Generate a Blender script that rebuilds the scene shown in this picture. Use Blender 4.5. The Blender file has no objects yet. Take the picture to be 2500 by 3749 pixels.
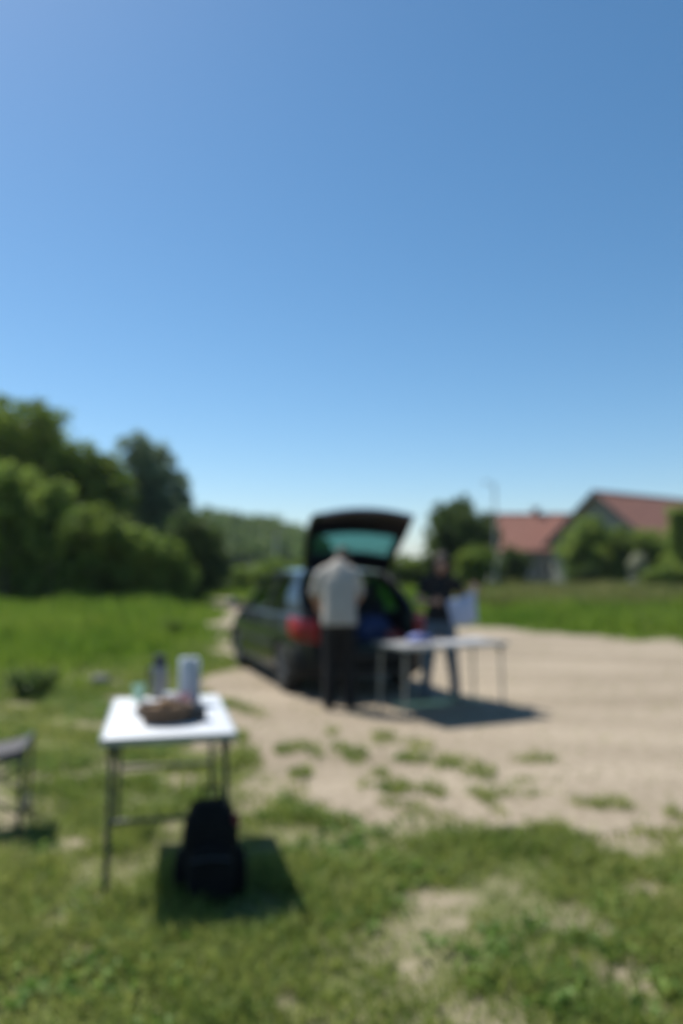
import bpy, bmesh, math, random
import numpy as np
from mathutils import Vector, Matrix, Euler

random.seed(7)
rng = np.random.default_rng(11)
R = math.radians
scene = bpy.context.scene
col = scene.collection

# ------------------------------------------------------------------ camera
F, CX, CY, CAMZ = 2800.0, 1250.0, 1874.5, 1.48          # focal length in photo pixels, centre, eye height
PITCH = math.atan((2085 - CY) / F)
cam_d = bpy.data.cameras.new('camera')
cam = bpy.data.objects.new('camera', cam_d)
col.objects.link(cam)
cam.location = (0, 0, CAMZ)
cam.rotation_euler = (R(90) + PITCH, 0, 0)
cam_d.sensor_fit = 'VERTICAL'
cam_d.sensor_height = 36.0
cam_d.sensor_width = 36.0
cam_d.lens = F / 3749.0 * 36.0
cam_d.clip_start = 0.05
cam_d.clip_end = 5000
cam_d.dof.use_dof = True                                  # the lens was focused at arm's length
cam_d.dof.focus_distance = 0.6
cam_d.dof.aperture_fstop = 2.4
scene.camera = cam

# ------------------------------------------------------------------ sky, sun, exposure
SUN = Vector((-0.507, 0.425, 1.0)).normalized()          # direction towards the sun
el = math.asin(SUN.z)
az = math.atan2(SUN.x, SUN.y)
world = bpy.data.worlds.new('World')
scene.world = world
world.use_nodes = True
wn = world.node_tree.nodes
wl = world.node_tree.links
sky = wn.new('ShaderNodeTexSky')
sky.sky_type = 'NISHITA'
sky.sun_disc = False
sky.sun_elevation = el
sky.sun_rotation = az
sky.altitude = 0
sky.air_density = 0.9
sky.dust_density = 0.45
sky.ozone_density = 3.0
grade = wn.new('ShaderNodeHueSaturation')
grade.inputs['Saturation'].default_value = 1.2
grade.inputs['Hue'].default_value = 0.491
wl.new(sky.outputs[0], grade.inputs['Color'])
wl.new(grade.outputs[0], wn['Background'].inputs[0])
wn['Background'].inputs[1].default_value = 0.091
sun_d = bpy.data.lights.new('sun', 'SUN')
sun_d.energy = 5.0
sun_d.angle = R(0.53)
sun_d.color = (1.0, 0.955, 0.88)
sun = bpy.data.objects.new('sun', sun_d)
col.objects.link(sun)
sun.location = (-20, 17, 40)
sun.rotation_euler = (-SUN).to_track_quat('-Z', 'Y').to_euler()
vs = scene.view_settings
vs.view_transform = 'Standard'
vs.look = 'None'
vs.exposure = 0.55
vs.gamma = 1.0
vs.use_curve_mapping = False
scene.cycles.use_denoising = True
scene.cycles.max_bounces = 8
scene.cycles.transparent_max_bounces = 12

# ------------------------------------------------------------------ pixel helpers
cp, sp_ = math.cos(PITCH), math.sin(PITCH)
def ray(u, v):
    x, y = (u - CX) / F, (CY - v) / F
    return Vector((x, cp - y * sp_, sp_ + y * cp))
def G(u, v, z=0.0):                                        # where a pixel's ray meets height z
    d = ray(u, v)
    t = (z - CAMZ) / d.z
    return Vector((d.x * t, d.y * t, z))
def P(u, v, y):                                            # where a pixel's ray meets distance y
    d = ray(u, v)
    t = y / d.y
    return Vector((d.x * t, y, CAMZ + d.z * t))

# ------------------------------------------------------------------ noise
def vnoise(x, y, seed=0):
    x = np.asarray(x, float); y = np.asarray(y, float)
    xi = np.floor(x).astype(np.int64); yi = np.floor(y).astype(np.int64)
    xf = x - xi; yf = y - yi
    def h(a, b):
        n = (a * 374761393 + b * 668265263 + seed * 974634777) & 0x7fffffff
        n = ((n ^ (n >> 13)) * 1274126177) & 0x7fffffff
        return ((n ^ (n >> 16)) & 0xffff) / 65535.0
    u = xf * xf * (3 - 2 * xf); v = yf * yf * (3 - 2 * yf)
    return (h(xi, yi) * (1 - u) + h(xi + 1, yi) * u) * (1 - v) + (h(xi, yi + 1) * (1 - u) + h(xi + 1, yi + 1) * u) * v
def fbm(x, y, seed=0, o=4):
    s = 0; a = 0.5; t = 0
    for i in range(o):
        s = s + a * vnoise(x * 2 ** i, y * 2 ** i, seed + i); t += a; a *= 0.5
    return s / t

# ------------------------------------------------------------------ materials
MATS = {}
def mat(name, color, rough=0.7, metal=0.0, var=None, scale=8.0, bump=0.0, bscale=40.0, coat=0.0, spec=0.5, sub=0.0, detail=6, coord='Object'):
    if name in MATS: return MATS[name]
    color = tuple(c * 0.8 for c in color); var = tuple(c * 0.8 for c in var) if var else None
    m = bpy.data.materials.new(name); m.use_nodes = True
    nt = m.node_tree; b = nt.nodes['Principled BSDF']
    b.inputs['Base Color'].default_value = (*color, 1)
    b.inputs['Roughness'].default_value = rough
    b.inputs['Metallic'].default_value = metal
    b.inputs['Coat Weight'].default_value = coat
    b.inputs['Coat Roughness'].default_value = 0.05
    b.inputs['Specular IOR Level'].default_value = spec
    tc = nt.nodes.new('ShaderNodeTexCoord')
    if var:
        n = nt.nodes.new('ShaderNodeTexNoise'); n.inputs['Scale'].default_value = scale; n.inputs['Detail'].default_value = detail
        r = nt.nodes.new('ShaderNodeValToRGB')
        r.color_ramp.elements[0].position = 0.32; r.color_ramp.elements[1].position = 0.68
        r.color_ramp.elements[0].color = (*color, 1); r.color_ramp.elements[1].color = (*var, 1)
        nt.links.new(tc.outputs[coord], n.inputs['Vector']); nt.links.new(n.outputs[0], r.inputs[0])
        nt.links.new(r.outputs[0], b.inputs['Base Color'])
    if bump:
        n2 = nt.nodes.new('ShaderNodeTexNoise'); n2.inputs['Scale'].default_value = bscale; n2.inputs['Detail'].default_value = 4
        bp = nt.nodes.new('ShaderNodeBump'); bp.inputs['Strength'].default_value = bump; bp.inputs['Distance'].default_value = 0.02
        nt.links.new(tc.outputs[coord], n2.inputs['Vector']); nt.links.new(n2.outputs[0], bp.inputs['Height'])
        nt.links.new(bp.outputs[0], b.inputs['Normal'])
    MATS[name] = m
    return m

def leaf_mat(name, c1, c2, scale=0.6, trans=0.35):
    if name in MATS: return MATS[name]
    m = bpy.data.materials.new(name); m.use_nodes = True
    nt = m.node_tree; b = nt.nodes['Principled BSDF']
    b.inputs['Roughness'].default_value = 0.6
    b.inputs['Specular IOR Level'].default_value = 0.3
    g = nt.nodes.new('ShaderNodeNewGeometry')
    n = nt.nodes.new('ShaderNodeTexNoise'); n.inputs['Scale'].default_value = scale; n.inputs['Detail'].default_value = 5
    nt.links.new(g.outputs['Position'], n.inputs['Vector'])
    add = nt.nodes.new('ShaderNodeMath'); add.operation = 'MULTIPLY_ADD'
    add.inputs[1].default_value = 0.45; 
    nt.links.new(g.outputs['Random Per Island'], add.inputs[0]); 
    sb = nt.nodes.new('ShaderNodeMath'); sb.operation = 'SUBTRACT'; sb.inputs[1].default_value = 0.22
    nt.links.new(n.outputs[0], sb.inputs[0]); nt.links.new(sb.outputs[0], add.inputs[2])
    r = nt.nodes.new('ShaderNodeValToRGB')
    r.color_ramp.elements[0].position = 0.25; r.color_ramp.elements[1].position = 0.75
    r.color_ramp.elements[0].color = (*c1, 1); r.color_ramp.elements[1].color = (*c2, 1)
    nt.links.new(add.outputs[0], r.inputs[0]); nt.links.new(r.outputs[0], b.inputs['Base Color'])
    t = nt.nodes.new('ShaderNodeBsdfTranslucent'); nt.links.new(r.outputs[0], t.inputs['Color'])
    mx = nt.nodes.new('ShaderNodeMixShader'); mx.inputs[0].default_value = trans
    nt.links.new(b.outputs[0], mx.inputs[1]); nt.links.new(t.outputs[0], mx.inputs[2])
    nt.links.new(mx.outputs[0], nt.nodes['Material Output'].inputs['Surface'])
    MATS[name] = m
    return m

def glass_mat(name, tint, refl=0.12):
    m = bpy.data.materials.new(name); m.use_nodes = True
    nt = m.node_tree
    nt.nodes.remove(nt.nodes['Principled BSDF'])
    tr = nt.nodes.new('ShaderNodeBsdfTransparent'); tr.inputs[0].default_value = (*tint, 1)
    gl = nt.nodes.new('ShaderNodeBsdfGlossy'); gl.inputs['Roughness'].default_value = 0.03
    lf = nt.nodes.new('ShaderNodeLayerWeight'); lf.inputs[0].default_value = 0.5
    pw_ = nt.nodes.new('ShaderNodeMath'); pw_.operation = 'POWER'; pw_.inputs[1].default_value = 5.0; nt.links.new(lf.outputs['Facing'], pw_.inputs[0])
    lw = nt.nodes.new('ShaderNodeMath'); lw.operation = 'MULTIPLY_ADD'; lw.inputs[1].default_value = 0.9; lw.inputs[2].default_value = 0.04; nt.links.new(pw_.outputs[0], lw.inputs[0])
    mx = nt.nodes.new('ShaderNodeMixShader')
    nt.links.new(lw.outputs[0], mx.inputs[0]); nt.links.new(tr.outputs[0], mx.inputs[1]); nt.links.new(gl.outputs[0], mx.inputs[2])
    nt.links.new(mx.outputs[0], nt.nodes['Material Output'].inputs['Surface'])
    MATS[name] = m
    return m

# ------------------------------------------------------------------ objects
def tag(o, label=None, cat=None, group=None, kind=None):
    if label: o['label'] = label
    if cat: o['category'] = cat
    if group: o['group'] = group
    if kind: o['kind'] = kind
    return o
def empty(name, loc=(0, 0, 0), rz=0, label=None, cat=None, group=None):
    o = bpy.data.objects.new(name, None); col.objects.link(o)
    o.empty_display_size = 0.1
    o.location = loc; o.rotation_euler = (0, 0, rz)
    return tag(o, label, cat, group)
def link_mesh(name, me, material, parent=None, smooth=False):
    o = bpy.data.objects.new(name, me); col.objects.link(o)
    if material is not None and len(me.materials) == 0: me.materials.append(material)
    if smooth: me.polygons.foreach_set('use_smooth', [True] * len(me.polygons))
    if parent is not None: o.parent = parent
    return o
def np_mesh(name, V, Fq):                                   # big meshes from numpy; Fq (n,k)
    me = bpy.data.meshes.new(name)
    V = np.asarray(V, np.float32); Fq = np.asarray(Fq, np.int32)
    n, k = Fq.shape
    me.vertices.add(len(V)); me.vertices.foreach_set('co', V.ravel())
    me.loops.add(n * k); me.loops.foreach_set('vertex_index', Fq.ravel())
    me.polygons.add(n); me.polygons.foreach_set('loop_start', np.arange(0, n * k, k, dtype=np.int32))
    me.update(calc_edges=True)
    return me

class MB:
    def __init__(s): s.v = []; s.f = []
    def add(s, vs_, fs):
        o = len(s.v); s.v += [Vector(p) for p in vs_]; s.f += [tuple(i + o for i in f) for f in fs]; return s
    def box(s, c, size, rot=None, bev=0.0):
        bm = bmesh.new(); bmesh.ops.create_cube(bm, size=1)
        bmesh.ops.scale(bm, vec=size, verts=bm.verts)
        if bev: bmesh.ops.bevel(bm, geom=bm.edges[:], offset=bev, segments=2, profile=0.5, affect='EDGES')
        M = Matrix.Translation(c) @ (rot.to_matrix().to_4x4() if rot else Matrix.Identity(4))
        bm.verts.index_update()
        s.add([M @ v.co for v in bm.verts], [[v.index for v in f.verts] for f in bm.faces]); bm.free(); return s
    def loft(s, rings, cap=True):                           # rings: lists of equal length
        n = len(rings[0]); vs_ = [p for r in rings for p in r]; fs = []
        for i in range(len(rings) - 1):
            for j in range(n):
                a, b = i * n + j, i * n + (j + 1) % n
                fs.append((a, b, b + n, a + n))
        if cap:
            fs.append(tuple(range(n - 1, -1, -1))); fs.append(tuple((len(rings) - 1) * n + j for j in range(n)))
        return s.add(vs_, fs)
    def tube(s, pts, rad, n=8, cap=True):
        pts = [Vector(p) for p in pts]
        if not isinstance(rad, (list, tuple)): rad = [rad] * len(pts)
        rings = []; up = None
        for i, p in enumerate(pts):
            t = (pts[min(i + 1, len(pts) - 1)] - pts[max(i - 1, 0)]).normalized()
            if up is None: up = Vector((0, 0, 1)) if abs(t.z) < 0.9 else Vector((1, 0, 0))
            a = t.cross(up).normalized(); b = a.cross(t).normalized(); up = b
            rings.append([p + rad[i] * (math.cos(k * 2 * math.pi / n) * a + math.sin(k * 2 * math.pi / n) * b) for k in range(n)])
        return s.loft(rings, cap)
    def capsule(s, pts, rad, n=10):                         # tube with rounded ends
        pts = [Vector(p) for p in pts]; d0 = (pts[0] - pts[1]).normalized(); d1 = (pts[-1] - pts[-2]).normalized()
        r0, r1 = rad[0], rad[-1]
        P2 = [pts[0] + d0 * r0 * 0.95, pts[0] + d0 * r0 * 0.7] + pts + [pts[-1] + d1 * r1 * 0.7, pts[-1] + d1 * r1 * 0.95]
        R2 = [r0 * 0.3, r0 * 0.72] + list(rad) + [r1 * 0.72, r1 * 0.3]
        return s.tube(P2, R2, n)
    def lathe(s, prof, n=20, M=None):                       # prof: (r,z)
        M = M or Matrix.Identity(4)
        rings = [[M @ Vector((max(r, 1e-4) * math.cos(k * 2 * math.pi / n), max(r, 1e-4) * math.sin(k * 2 * math.pi / n), z)) for k in range(n)] for r, z in prof]
        return s.loft(rings)
    def ell(s, c, r, rot=None, nu=14, nv=9):
        M = Matrix.Translation(c) @ (rot.to_matrix().to_4x4() if rot else Matrix.Identity(4)) @ Matrix.Diagonal((*r, 1))
        return s.lathe([(math.sin(math.pi * i / nv), -math.cos(math.pi * i / nv)) for i in range(nv + 1)], nu, M)
    def grid(s, fn, nu, nv, th=0.0, flip=False):            # fn(i/nu, j/nv) -> point; optional thickness along the normal
        pts = [[Vector(fn(i / nu, j / nv)) for j in range(nv + 1)] for i in range(nu + 1)]
        idx = lambda i, j: i * (nv + 1) + j
        fs = [(idx(i, j), idx(i + 1, j), idx(i + 1, j + 1), idx(i, j + 1)) for i in range(nu) for j in range(nv)]
        flat = [p for r in pts for p in r]
        if th == 0:
            return s.add(flat, [f[::-1] for f in fs] if flip else fs)
        nor = []
        for i in range(nu + 1):
            for j in range(nv + 1):
                a = pts[min(i + 1, nu)][j] - pts[max(i - 1, 0)][j]; b = pts[i][min(j + 1, nv)] - pts[i][max(j - 1, 0)]
                nor.append(a.cross(b).normalized() * (-1 if flip else 1))
        N = len(flat)
        inner = [p - nn * th for p, nn in zip(flat, nor)]
        rim = []
        loop = [idx(i, 0) for i in range(nu + 1)] + [idx(nu, j) for j in range(1, nv + 1)] + [idx(i, nv) for i in range(nu - 1, -1, -1)] + [idx(0, j) for j in range(nv - 1, 0, -1)]
        for a, b in zip(loop, loop[1:] + loop[:1]): rim.append((a, a + N, b + N, b))
        allf = fs + [tuple(k + N for k in f[::-1]) for f in fs] + rim
        return s.add(flat + inner, [f[::-1] for f in allf] if flip else allf)
    def build(s, name, material, parent=None, smooth=False, bev=0.0):
        me = bpy.data.meshes.new(name); me.from_pydata([tuple(p) for p in s.v], [], s.f); me.update()
        bm = bmesh.new(); bm.from_mesh(me); bmesh.ops.recalc_face_normals(bm, faces=bm.faces[:]); bm.to_mesh(me); bm.free()
        o = link_mesh(name, me, material, parent, smooth)
        if smooth: smooth_by_angle(me)
        return o

def smooth_by_angle(me, ang=42):
    bm = bmesh.new(); bm.from_mesh(me)
    for f in bm.faces: f.smooth = True
    for e in bm.edges:
        if len(e.link_faces) == 2 and e.calc_face_angle(0) > R(ang): e.smooth = False
    bm.to_mesh(me); bm.free()

def evaluated(o):                                           # bake an object's modifiers
    dg = bpy.context.evaluated_depsgraph_get(); dg.update()
    me = bpy.data.meshes.new_from_object(o.evaluated_get(dg))
    o.modifiers.clear(); old = o.data; o.data = me; bpy.data.meshes.remove(old)
    return o
def remeshed(mb, name, material, voxel=0.012, smooth=4, parent=None):
    o = mb.build(name, material)
    m = o.modifiers.new('r', 'REMESH'); m.mode = 'VOXEL'; m.voxel_size = voxel
    m2 = o.modifiers.new('s', 'SMOOTH'); m2.iterations = smooth; m2.factor = 0.5
    evaluated(o)
    o.data.polygons.foreach_set('use_smooth', [True] * len(o.data.polygons))
    if len(o.data.materials) == 0: o.data.materials.append(material)
    o.parent = parent
    return o
def booled(o, cutters):
    for c in cutters:
        m = o.modifiers.new('b', 'BOOLEAN'); m.operation = 'DIFFERENCE'; m.object = c; m.solver = 'EXACT'; m.material_mode = 'TRANSFER'
    evaluated(o)
    for c in cutters:
        me = c.data; bpy.data.objects.remove(c); bpy.data.meshes.remove(me)
    smooth_by_angle(o.data, 35)
    return o

# ================================================================== GROUND
DIRT_PX = [(770, 2196), (795, 2225), (830, 2270), (880, 2320), (895, 2400), (850, 2470), (775, 2520), (785, 2590), (830, 2660), (840, 2740),
           (900, 2800), (1010, 2850), (1150, 2925), (1300, 2945), (1500, 2960), (1700, 2975), (1860, 3005), (2000, 3050), (2150, 3090), (2300, 3110),
           (2500, 3070), (3200, 3060), (5200, 2900), (5200, 2460), (3000, 2392), (2500, 2356), (2100, 2324), (1750, 2301), (1500, 2280), (1200, 2258), (1000, 2232), (900, 2206), (850, 2192)]
POLY = np.array([[G(u, v).x, G(u, v).y] for u, v in DIRT_PX])
def inpoly(x, y):
    ins = np.zeros(np.shape(x), bool)
    n = len(POLY)
    for i in range(n):
        x1, y1 = POLY[i]; x2, y2 = POLY[(i + 1) % n]
        if y1 == y2: continue
        c = ((y1 > y) != (y2 > y)) & (x < (x2 - x1) * (y - y1) / (y2 - y1) + x1)
        ins ^= c
    return ins
def polydist(x, y):
    d = np.full(np.shape(x), 1e9)
    n = len(POLY)
    for i in range(n):
        a = POLY[i]; b = POLY[(i + 1) % n]; ab = b - a
        t = np.clip(((x - a[0]) * ab[0] + (y - a[1]) * ab[1]) / (ab @ ab), 0, 1)
        d = np.minimum(d, np.hypot(x - a[0] - t * ab[0], y - a[1] - t * ab[1]))
    return np.where(inpoly(x, y), d, -d)
def dirt(x, y):                                             # >0 on the bare track, metres from its ragged edge
    s = np.clip(y / 8.0, 0.5, 2.0)
    return polydist(x, y) + (fbm(x * 1.3, y * 1.3, 3) - 0.5) * 1.25 * s + (fbm(x * 4.2, y * 4.2, 9) - 0.5) * 0.75
PATCH_PX = [(1300, 3240, 170, 45), (1560, 3290, 190, 55), (1650, 3380, 90, 40), (2380, 3260, 130, 40), (1500, 3560, 70, 60), (2230, 3420, 60, 45),
            (300, 3090, 130, 35), (200, 3370, 150, 45), (330, 3480, 120, 50), (650, 2860, 120, 35), (1270, 2965, 130, 40), (1180, 2900, 90, 30), (620, 3030, 60, 30), (1060, 3680, 60, 40), (2350, 3600, 50, 40), (330, 3300, 60, 40)]
def bare(x, y):                                             # thin and bare places in the turf, 0..1
    b = np.clip((fbm(x * 1.9, y * 1.9, 21) - 0.535) * 5.0, 0, 1) * 0.75
    for u, v, ru, rv in PATCH_PX:
        c = G(u, v); rx = ru / F * c.y * 1.0; ry = abs(G(u, v - rv).y - G(u, v + rv).y) / 2
        q = ((x - c.x) / rx) ** 2 + ((y - c.y) / ry) ** 2
        b = np.maximum(b, np.clip(1.08 - q + (fbm(x * 6, y * 6, 5) - 0.5) * 1.2, 0, 1))
    near = np.clip((14 - y) / 5, 0, 1) * np.clip(np.hypot((x + .5) / .75, (y - 3.7) / .95) - .35, 0, 1)  # also drops pale soil under the table, so its shadow looks darker
    return b * near
TUFT_PX = [(1060, 2750, 55, 16), (1160, 2765, 30, 14), (1290, 2775, 60, 22), (1240, 2745, 40, 12), (1400, 2700, 40, 14), (1540, 2740, 40, 20), (1520, 2790, 60, 20), (1640, 2800, 55, 24),
           (1750, 2830, 55, 26), (1960, 2785, 65, 16), (2250, 2950, 60, 18), (2120, 2950, 22, 14), (1390, 2840, 30, 12), (900, 2600, 40, 14), (950, 2620, 40, 12), (1100, 2830, 50, 18), (1220, 2690, 24, 10),
           (1600, 2905, 30, 18), (1450, 2890, 60, 20), (2480, 2990, 40, 18), (1330, 2880, 30, 12), (1560, 2900, 30, 16), (1760, 2920, 40, 20)]
def tufts(x, y):
    b = np.zeros(np.shape(x))
    for u, v, ru, rv in TUFT_PX:
        c = G(u, v); rx = ru / F * c.y; ry = abs(G(u, v - rv).y - G(u, v + rv).y) / 2
        q = ((x - c.x) / rx) ** 2 + ((y - c.y) / ry) ** 2
        b = np.maximum(b, np.clip(1.15 - q * 0.75 + (fbm(x * 6, y * 6, 15) - 0.5) * 2.6, 0, 1))
    return b
def relief(x, y):
    return np.zeros(np.shape(x))

def ground_material():
    m = bpy.data.materials.new('turf_ground'); m.use_nodes = True
    nt = m.node_tree; b = nt.nodes['Principled BSDF']; b.inputs['Roughness'].default_value = 0.95; b.inputs['Specular IOR Level'].default_value = 0.1
    g = nt.nodes.new('ShaderNodeNewGeometry')
    def noise(sc, d=6):
        n = nt.nodes.new('ShaderNodeTexNoise'); n.inputs['Scale'].default_value = sc; n.inputs['Detail'].default_value = d
        nt.links.new(g.outputs['Position'], n.inputs['Vector']); return n
    def ramp(src, a, b_, pa=.35, pb=.65):
        r = nt.nodes.new('ShaderNodeValToRGB'); r.color_ramp.elements[0].position = pa; r.color_ramp.elements[1].position = pb
        r.color_ramp.elements[0].color = (*a, 1); r.color_ramp.elements[1].color = (*b_, 1); nt.links.new(src, r.inputs[0]); return r
    green = ramp(noise(0.35).outputs[0], (0.085, 0.105, 0.034), (0.135, 0.14, 0.06))
    soil = ramp(noise(9).outputs[0], (0.215, 0.18, 0.128), (0.305, 0.256, 0.188))
    at = nt.nodes.new('ShaderNodeAttribute'); at.attribute_name = 'bare'
    mx = nt.nodes.new('ShaderNodeMix'); mx.data_type = 'RGBA'
    nt.links.new(at.outputs['Fac'], mx.inputs[0]); nt.links.new(green.outputs[0], mx.inputs[6]); nt.links.new(soil.outputs[0], mx.inputs[7])
    nt.links.new(mx.outputs[2], b.inputs['Base Color'])
    bp = nt.nodes.new('ShaderNodeBump'); bp.inputs['Strength'].default_value = 0.5; bp.inputs['Distance'].default_value = 0.03
    nt.links.new(noise(25, 4).outputs[0], bp.inputs['Height']); nt.links.new(bp.outputs[0], b.inputs['Normal'])
    return m

def axis_vals(lo, hi, fine_lo, fine_hi, step, growth=1.35):
    a = list(np.arange(fine_lo, fine_hi + 1e-6, step)); s = step
    while a[-1] < hi: s *= growth; a.append(min(a[-1] + s, hi))
    s = step
    while a[0] > lo: s *= growth; a.insert(0, max(a[0] - s, lo))
    return np.array(a)
gx = axis_vals(-2500, 2500, -6, 7, 0.07); gy = axis_vals(-300, 4000, 0.8, 14, 0.07)
GX, GY = np.meshgrid(gx, gy, indexing='ij')
V = np.stack([GX.ravel(), GY.ravel(), np.zeros(GX.size)], 1)
nx, ny = len(gx), len(gy)
I = (np.arange(nx - 1)[:, None] * ny + np.arange(ny - 1)[None, :]).ravel()
gm = np_mesh('ground', V, np.stack([I, I + ny, I + ny + 1, I + 1], 1))
at = gm.attributes.new('bare', 'FLOAT', 'POINT')
bv = bare(V[:, 0], V[:, 1])
bv = np.maximum(bv, np.clip((dirt(V[:, 0], V[:, 1]) + 0.4) / 0.35, 0, 1))
at.data.foreach_set('value', np.clip(bv, 0, 1).astype(np.float32))
ground = link_mesh('ground', gm, ground_material())
tag(ground, 'green meadow ground with worn soil patches', kind='structure')

# the sandy lot and track: a sheet 5 mm above the ground with a ragged edge
dx = axis_vals(-9, 14, -4, 6, 0.06, 1.06); dy = axis_vals(3.2, 42, 3.2, 12, 0.06, 1.03)
DX, DY = np.meshgrid(dx, dy, indexing='ij')
mask = dirt(DX, DY) > 0
DZ = 0.003 + np.clip(dirt(DX, DY), 0, 1) * 0.010 * fbm(DX * 2, DY * 2, 40)
nx, ny = len(dx), len(dy)
keep = (mask[:-1, :-1] & mask[1:, :-1] & mask[1:, 1:] & mask[:-1, 1:]).ravel()
I = (np.arange(nx - 1)[:, None] * ny + np.arange(ny - 1)[None, :]).ravel()[keep]
Fq = np.stack([I, I + ny, I + ny + 1, I + 1], 1)
used, inv = np.unique(Fq, return_inverse=True)
dm = np_mesh('dirt_lot', np.stack([DX.ravel(), DY.ravel(), DZ.ravel()], 1)[used], inv.reshape(Fq.shape))
def dirt_material():
    m = bpy.data.materials.new('sandy_dirt'); m.use_nodes = True
    nt = m.node_tree; b = nt.nodes['Principled BSDF']; b.inputs['Roughness'].default_value = 0.95; b.inputs['Specular IOR Level'].default_value = 0.1
    g = nt.nodes.new('ShaderNodeNewGeometry')
    mp = nt.nodes.new('ShaderNodeMapping'); mp.inputs['Rotation'].default_value = (0, 0, R(-35)); mp.inputs['Scale'].default_value = (0.35, 1.6, 1)
    nt.links.new(g.outputs['Position'], mp.inputs[0])
    n1 = nt.nodes.new('ShaderNodeTexNoise'); n1.inputs['Scale'].default_value = 0.8; n1.inputs['Detail'].default_value = 6; nt.links.new(mp.outputs[0], n1.inputs[0])
    n2 = nt.nodes.new('ShaderNodeTexNoise'); n2.inputs['Scale'].default_value = 14; n2.inputs['Detail'].default_value = 6; nt.links.new(g.outputs['Position'], n2.inputs[0])
    r1 = nt.nodes.new('ShaderNodeValToRGB'); r1.color_ramp.elements[0].position = .3; r1.color_ramp.elements[1].position = .7
    r1.color_ramp.elements[0].color = (0.225, 0.187, 0.137, 1); r1.color_ramp.elements[1].color = (0.335, 0.284, 0.217, 1); nt.links.new(n1.outputs[0], r1.inputs[0])
    r2 = nt.nodes.new('ShaderNodeValToRGB'); r2.color_ramp.elements[0].position = .3; r2.color_ramp.elements[1].position = .6
    r2.color_ramp.elements[0].color = (0.72, 0.7, 0.67, 1); r2.color_ramp.elements[1].color = (1.05, 1.05, 1.05, 1); nt.links.new(n2.outputs[0], r2.inputs[0])
    mx = nt.nodes.new('ShaderNodeMix'); mx.data_type = 'RGBA'; mx.blend_type = 'MULTIPLY'; mx.inputs[0].default_value = 1
    nt.links.new(r1.outputs[0], mx.inputs[6]); nt.links.new(r2.outputs[0], mx.inputs[7]); nt.links.new(mx.outputs[2], b.inputs['Base Color'])
    n3 = nt.nodes.new('ShaderNodeTexNoise'); n3.inputs['Scale'].default_value = 60; n3.inputs['Detail'].default_value = 4; nt.links.new(g.outputs['Position'], n3.inputs[0])
    bp = nt.nodes.new('ShaderNodeBump'); bp.inputs['Strength'].default_value = 0.6; bp.inputs['Distance'].default_value = 0.012
    nt.links.new(n3.outputs[0], bp.inputs['Height']); nt.links.new(bp.outputs[0], b.inputs['Normal'])
    return m
tag(link_mesh('dirt_lot', dm, dirt_material(), None, True), 'pale sandy dirt lot and track', kind='structure')

# ------------------------------------------------------------------ wooded hill
HILL_D = 230.0
def hill_top(px):                                           # ridge height by picture column, canopy included
    us = [-1500, -600, 0, 300, 600, 750, 900, 1050, 1130, 1210, 1430, 1560, 1750, 2000, 2600, 3600]
    vv = [1600, 1640, 1700, 1760, 1835, 1862, 1885, 1915, 1942, 2018, 2034, 2034, 2036, 2030, 2035, 2050]
    v = np.interp(px, us, vv)
    return CAMZ + (2085 - v) / F * HILL_D
def hill_z(x, y):
    px = CX + x / np.maximum(y, 1) * F
    top = np.maximum(hill_top(px) - 7.0, 1.0)
    k = np.clip((y - 120) / (HILL_D - 120), 0, 1); k = k * k * (3 - 2 * k)
    return top * k + (fbm(x * 0.03, y * 0.03, 50) - 0.5) * 3 * k - 0.3
hx = np.linspace(-330, 330, 110); hy = np.concatenate([np.linspace(112, 240, 44), np.linspace(250, 420, 12)])
HX, HY = np.meshgrid(hx, hy, indexing='ij')
V = np.stack([HX.ravel(), HY.ravel(), hill_z(HX, HY).ravel()], 1)
ny = len(hy); I = (np.arange(len(hx) - 1)[:, None] * ny + np.arange(ny - 1)[None, :]).ravel()
hm = np_mesh('hill', V, np.stack([I, I + ny, I + ny + 1, I + 1], 1))
tag(link_mesh('hill', hm, mat('hill_soil', (0.03, 0.055, 0.015), 0.95, var=(0.06, 0.09, 0.025), scale=0.05), None, True), 'low wooded hill behind the lot', kind='structure')

# ------------------------------------------------------------------ foliage
def leaf_quads(C, size, rand=rng, flat=0.0):                # C (n,3) centres -> folded diamond leaves (two triangles each)
    n = len(C)
    a = rand.normal(size=(n, 3)); a[:, 2] *= (1 - flat); a /= np.linalg.norm(a, axis=1, keepdims=True)
    t = rand.normal(size=(n, 3)); b = np.cross(a, t); b /= np.linalg.norm(b, axis=1, keepdims=True)
    s = (size * rand.uniform(0.6, 1.4, n))[:, None]
    up = np.cross(a, b) * s * 0.25
    V = np.stack([C - a * s, C - b * s * 0.55 + up, C + a * s, C + b * s * 0.55 + up], 1).reshape(-1, 3)
    i = np.arange(n)[:, None] * 4
    Fq = np.concatenate([i + np.array([[0, 1, 2]]), i + np.array([[0, 2, 3]])], 0)
    return V, Fq
def crown_points(lobes, n, rand=rng, fill=0.45):
    """lobes: (cx,cy,cz,rx,ry,rz). Points in clumps, mostly near the lobes' skins."""
    vol = np.array([l[3] * l[4] * l[5] for l in lobes]) ** 0.75; vol /= vol.sum()
    out = []
    for l, w in zip(lobes, vol):
        k = max(int(n * w), 20); nc = max(k // 55, 6)
        d = rand.normal(size=(nc, 3)); d /= np.linalg.norm(d, axis=1, keepdims=True)
        rr = np.where(rand.random(nc) < fill, rand.uniform(0.2, 0.85, nc), rand.uniform(0.8, 1.12, nc))[:, None]
        cc = d * rr
        idx = rand.integers(0, nc, k)
        p = cc[idx] + rand.normal(size=(k, 3)) * 0.125 * rand.uniform(0.6, 1.35, (nc, 1))[idx]
        out.append(p * np.array(l[3:6]) + np.array(l[0:3]))
    return np.concatenate(out)
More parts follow.
